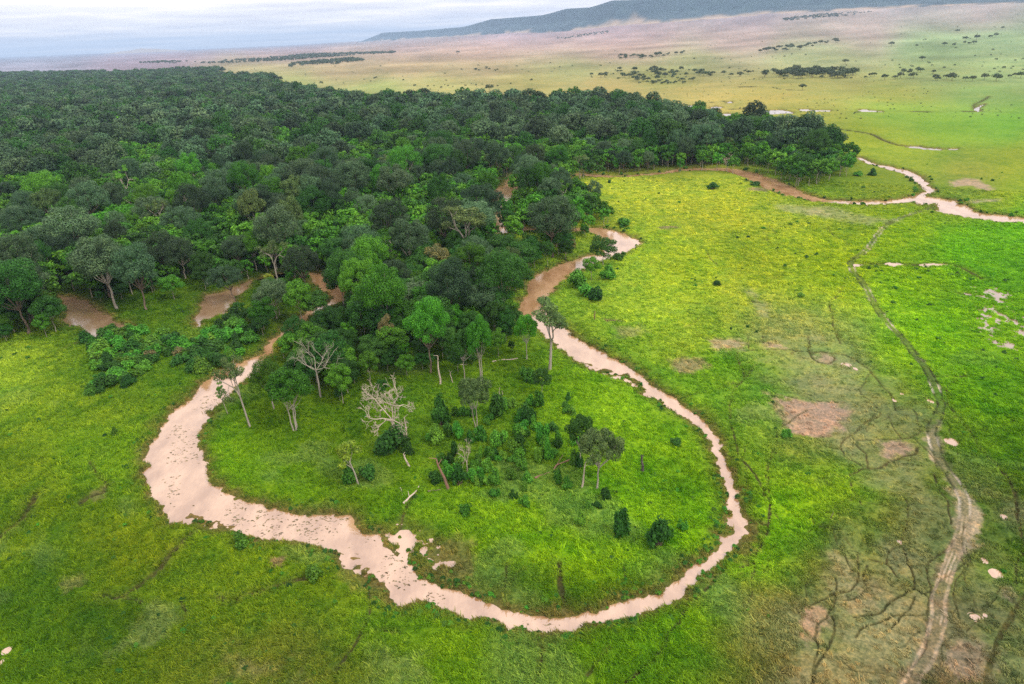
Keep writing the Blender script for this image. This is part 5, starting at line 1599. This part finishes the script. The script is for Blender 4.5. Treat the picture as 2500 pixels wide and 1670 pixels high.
def build_grass():
    m = grass_material()
    tufts = [tuft_mesh(k, 16, .55, .55, .065, .5, m) for k in range(5)]
    r = np.random.default_rng(77)
    n = 420000
    # thinner with distance: a tuft is smaller than a pixel beyond
    d = 70 * (520 / 70) ** (r.random(n))
    az = np.arctan(r.uniform(-1.15, 1.15, n))
    x, y = d * np.sin(az), d * np.cos(az)
    u, v, dep = proj(x, y, np.zeros(n))
    k = (u > -60) & (u < 2560) & (v < 1720) & (dep > 5)
    x, y, d = x[k], y[k], d[k]
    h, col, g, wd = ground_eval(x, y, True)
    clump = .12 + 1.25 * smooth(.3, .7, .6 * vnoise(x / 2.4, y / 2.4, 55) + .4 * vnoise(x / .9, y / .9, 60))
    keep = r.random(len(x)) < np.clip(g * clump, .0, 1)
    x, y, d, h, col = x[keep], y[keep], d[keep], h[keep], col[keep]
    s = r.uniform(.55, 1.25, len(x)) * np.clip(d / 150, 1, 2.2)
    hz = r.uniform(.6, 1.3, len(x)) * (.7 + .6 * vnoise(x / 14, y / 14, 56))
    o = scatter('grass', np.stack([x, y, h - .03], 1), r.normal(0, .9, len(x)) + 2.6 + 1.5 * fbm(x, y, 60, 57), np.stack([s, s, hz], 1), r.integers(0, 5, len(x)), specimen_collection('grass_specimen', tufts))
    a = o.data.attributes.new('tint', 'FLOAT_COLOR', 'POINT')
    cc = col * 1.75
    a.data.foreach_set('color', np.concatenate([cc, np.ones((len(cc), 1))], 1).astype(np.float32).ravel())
    tag(o, 'tall wind combed green and yellow grass covering the meadows round the river loop', 'grass')
    # weed and drift on the slow wide reach
    L = RIVER[0]
    wide = world('d 1300,480 1600,420 1450,700 1500,1050 1800,1180 2348,1270 h 300,380 520,560 900,740 1500,880 1500,960 1000,880 400,800 0,480 d 1300,1360 980,1000', ZW)
    n = 30000
    lo, hi = wide.min(0), wide.max(0)
    x, y = r.uniform(lo[0], hi[0], n), r.uniform(lo[1], hi[1], n)
    k = inside(x, y, wide) & (sdist(x, y, L, 12) < -.4) & (fbm(x, y, 5, 58, 3) > .03) & (r.random(n) < .5)
    x, y = x[k], y[k]
    wm = leaf_material('floating_weed', (.12, .10, .045), .5, .1)
    ws = []
    for q in range(3):
        rr = np.random.default_rng(q)
        V, F = [], []
        for b in range(5):
            c0 = np.array([rr.normal() * .5, rr.normal() * .18, .02]); a = rr.uniform(-.6, .6)
            dx, dy = np.array([math.cos(a), math.sin(a), 0]) * rr.uniform(.15, .4), np.array([-math.sin(a), math.cos(a), .15]) * rr.uniform(.05, .12)
            o_ = len(V); V += [c0 - dx, c0 - dy, c0 + dx, c0 + dy + np.array([0, 0, .05])]; F.append((o_, o_ + 1, o_ + 2, o_ + 3))
        ws.append(mesh_np('weed', np.array(V), quads=np.array(F), mats=[wm]))
    s = .22 + .85 * r.random(len(x)) ** 2
    o = scatter('floating_weed', np.stack([x, y, np.full(len(x), ZW)], 1), r.normal(0, .5, len(x)), np.stack([s, s, s], 1), r.integers(0, 3, len(x)), specimen_collection('weed_specimen', ws))
    tag(o, 'dark flecks of weed drifting on the wide muddy reach', 'weed')
    # rank herbs along the water's edge
    n = 120000
    d = 75 * (600 / 75) ** r.random(n); az = np.arctan(r.uniform(-1.0, 1.0, n))
    x, y = d * np.sin(az), d * np.cos(az)
    h, col, g, wd = ground_eval(x, y, False)
    k = (wd['river'] > .15) & (wd['river'] < 4.5) & (r.random(n) < np.clip(.25 + 1.8 * fbm(x, y, 6, 64, 3), .02, 1) * np.clip(1.2 - wd['river'] / 4.5, 0, 1))
    x, y, h = x[k], y[k], h[k]
    bm = [q[1] for q in PROTO['bush'] + PROTO['bush/dark'][:3]]
    s = (.07 + .26 * r.random(len(x)) ** 1.6) * np.interp(np.hypot(x, y), [300, 430], [1, 2.6])
    o = scatter('bank_herbs', np.stack([x, y, h - .08], 1), r.uniform(0, 6.28, len(x)), np.stack([s * 1.4, s * 1.4, s], 1), r.integers(0, len(bm), len(x)), specimen_collection('bank_specimen', bm))
    tag(o, 'ragged fringe of rank herbs and reeds along both river banks', 'bank herbs')
    # low herbs and small dark bushes dotted over the meadows
    n = 5200
    u, v = r.uniform(-20, 2520, n), r.uniform(400, 1690, n)
    b = unproj(np.stack([u, v], 1))
    x, y = b[:, 0], b[:, 1]
    h, col, g, wd = ground_eval(x, y, True)
    cl = fbm(x, y, 30, 59, 3)
    k = (g > .6) & (r.random(n) < np.clip(.16 + 1.0 * cl, .02, .8)) & ~inside(x, y, FOREST)
    x, y, h = x[k], y[k], h[k]
    ms = [q[1] for q in PROTO['bush'] + PROTO['bush/dark']]
    s = r.uniform(.10, .34, len(x)) * np.clip(np.hypot(x, y) / 220, .8, 1.6)
    o = scatter('herbs', np.stack([x, y, h - .1], 1), r.uniform(0, 6.28, len(x)), np.stack([s * 1.5, s * 1.5, s], 1), r.integers(0, len(ms), len(x)), specimen_collection('herb_specimen', ms))
    tag(o, 'small dark green herbs and low shrubs dotted over the meadows', 'herbs')


build_grass()


# ------------------------------------------------------------------ air
def build_haze():
    x0, z0, z1 = 46500.0, -8.0, 660.0
    V = np.array([(sx * x0, sy * x0, z) for z in (z0, z1) for sy in (-1, 1) for sx in (-1, 1)])
    Q = np.array([(0, 2, 3, 1), (4, 5, 7, 6), (0, 1, 5, 4), (1, 3, 7, 5), (3, 2, 6, 7), (2, 0, 4, 6)])
    m = bpy.data.materials.new('haze')
    m.use_nodes = True
    nt = m.node_tree
    nt.nodes.clear()
    out, pv = nt.nodes.new('ShaderNodeOutputMaterial'), nt.nodes.new('ShaderNodeVolumePrincipled')
    pv.inputs['Color'].default_value = (.52, .71, .96, 1)
    pv.inputs['Density'].default_value = HAZE_DENSITY
    pv.inputs['Anisotropy'].default_value = 0.0
    nt.links.new(pv.outputs[0], out.inputs['Volume'])
    tag(link('haze', mesh_np('haze', V, quads=Q, mats=[m])), kind='stuff')


build_haze()
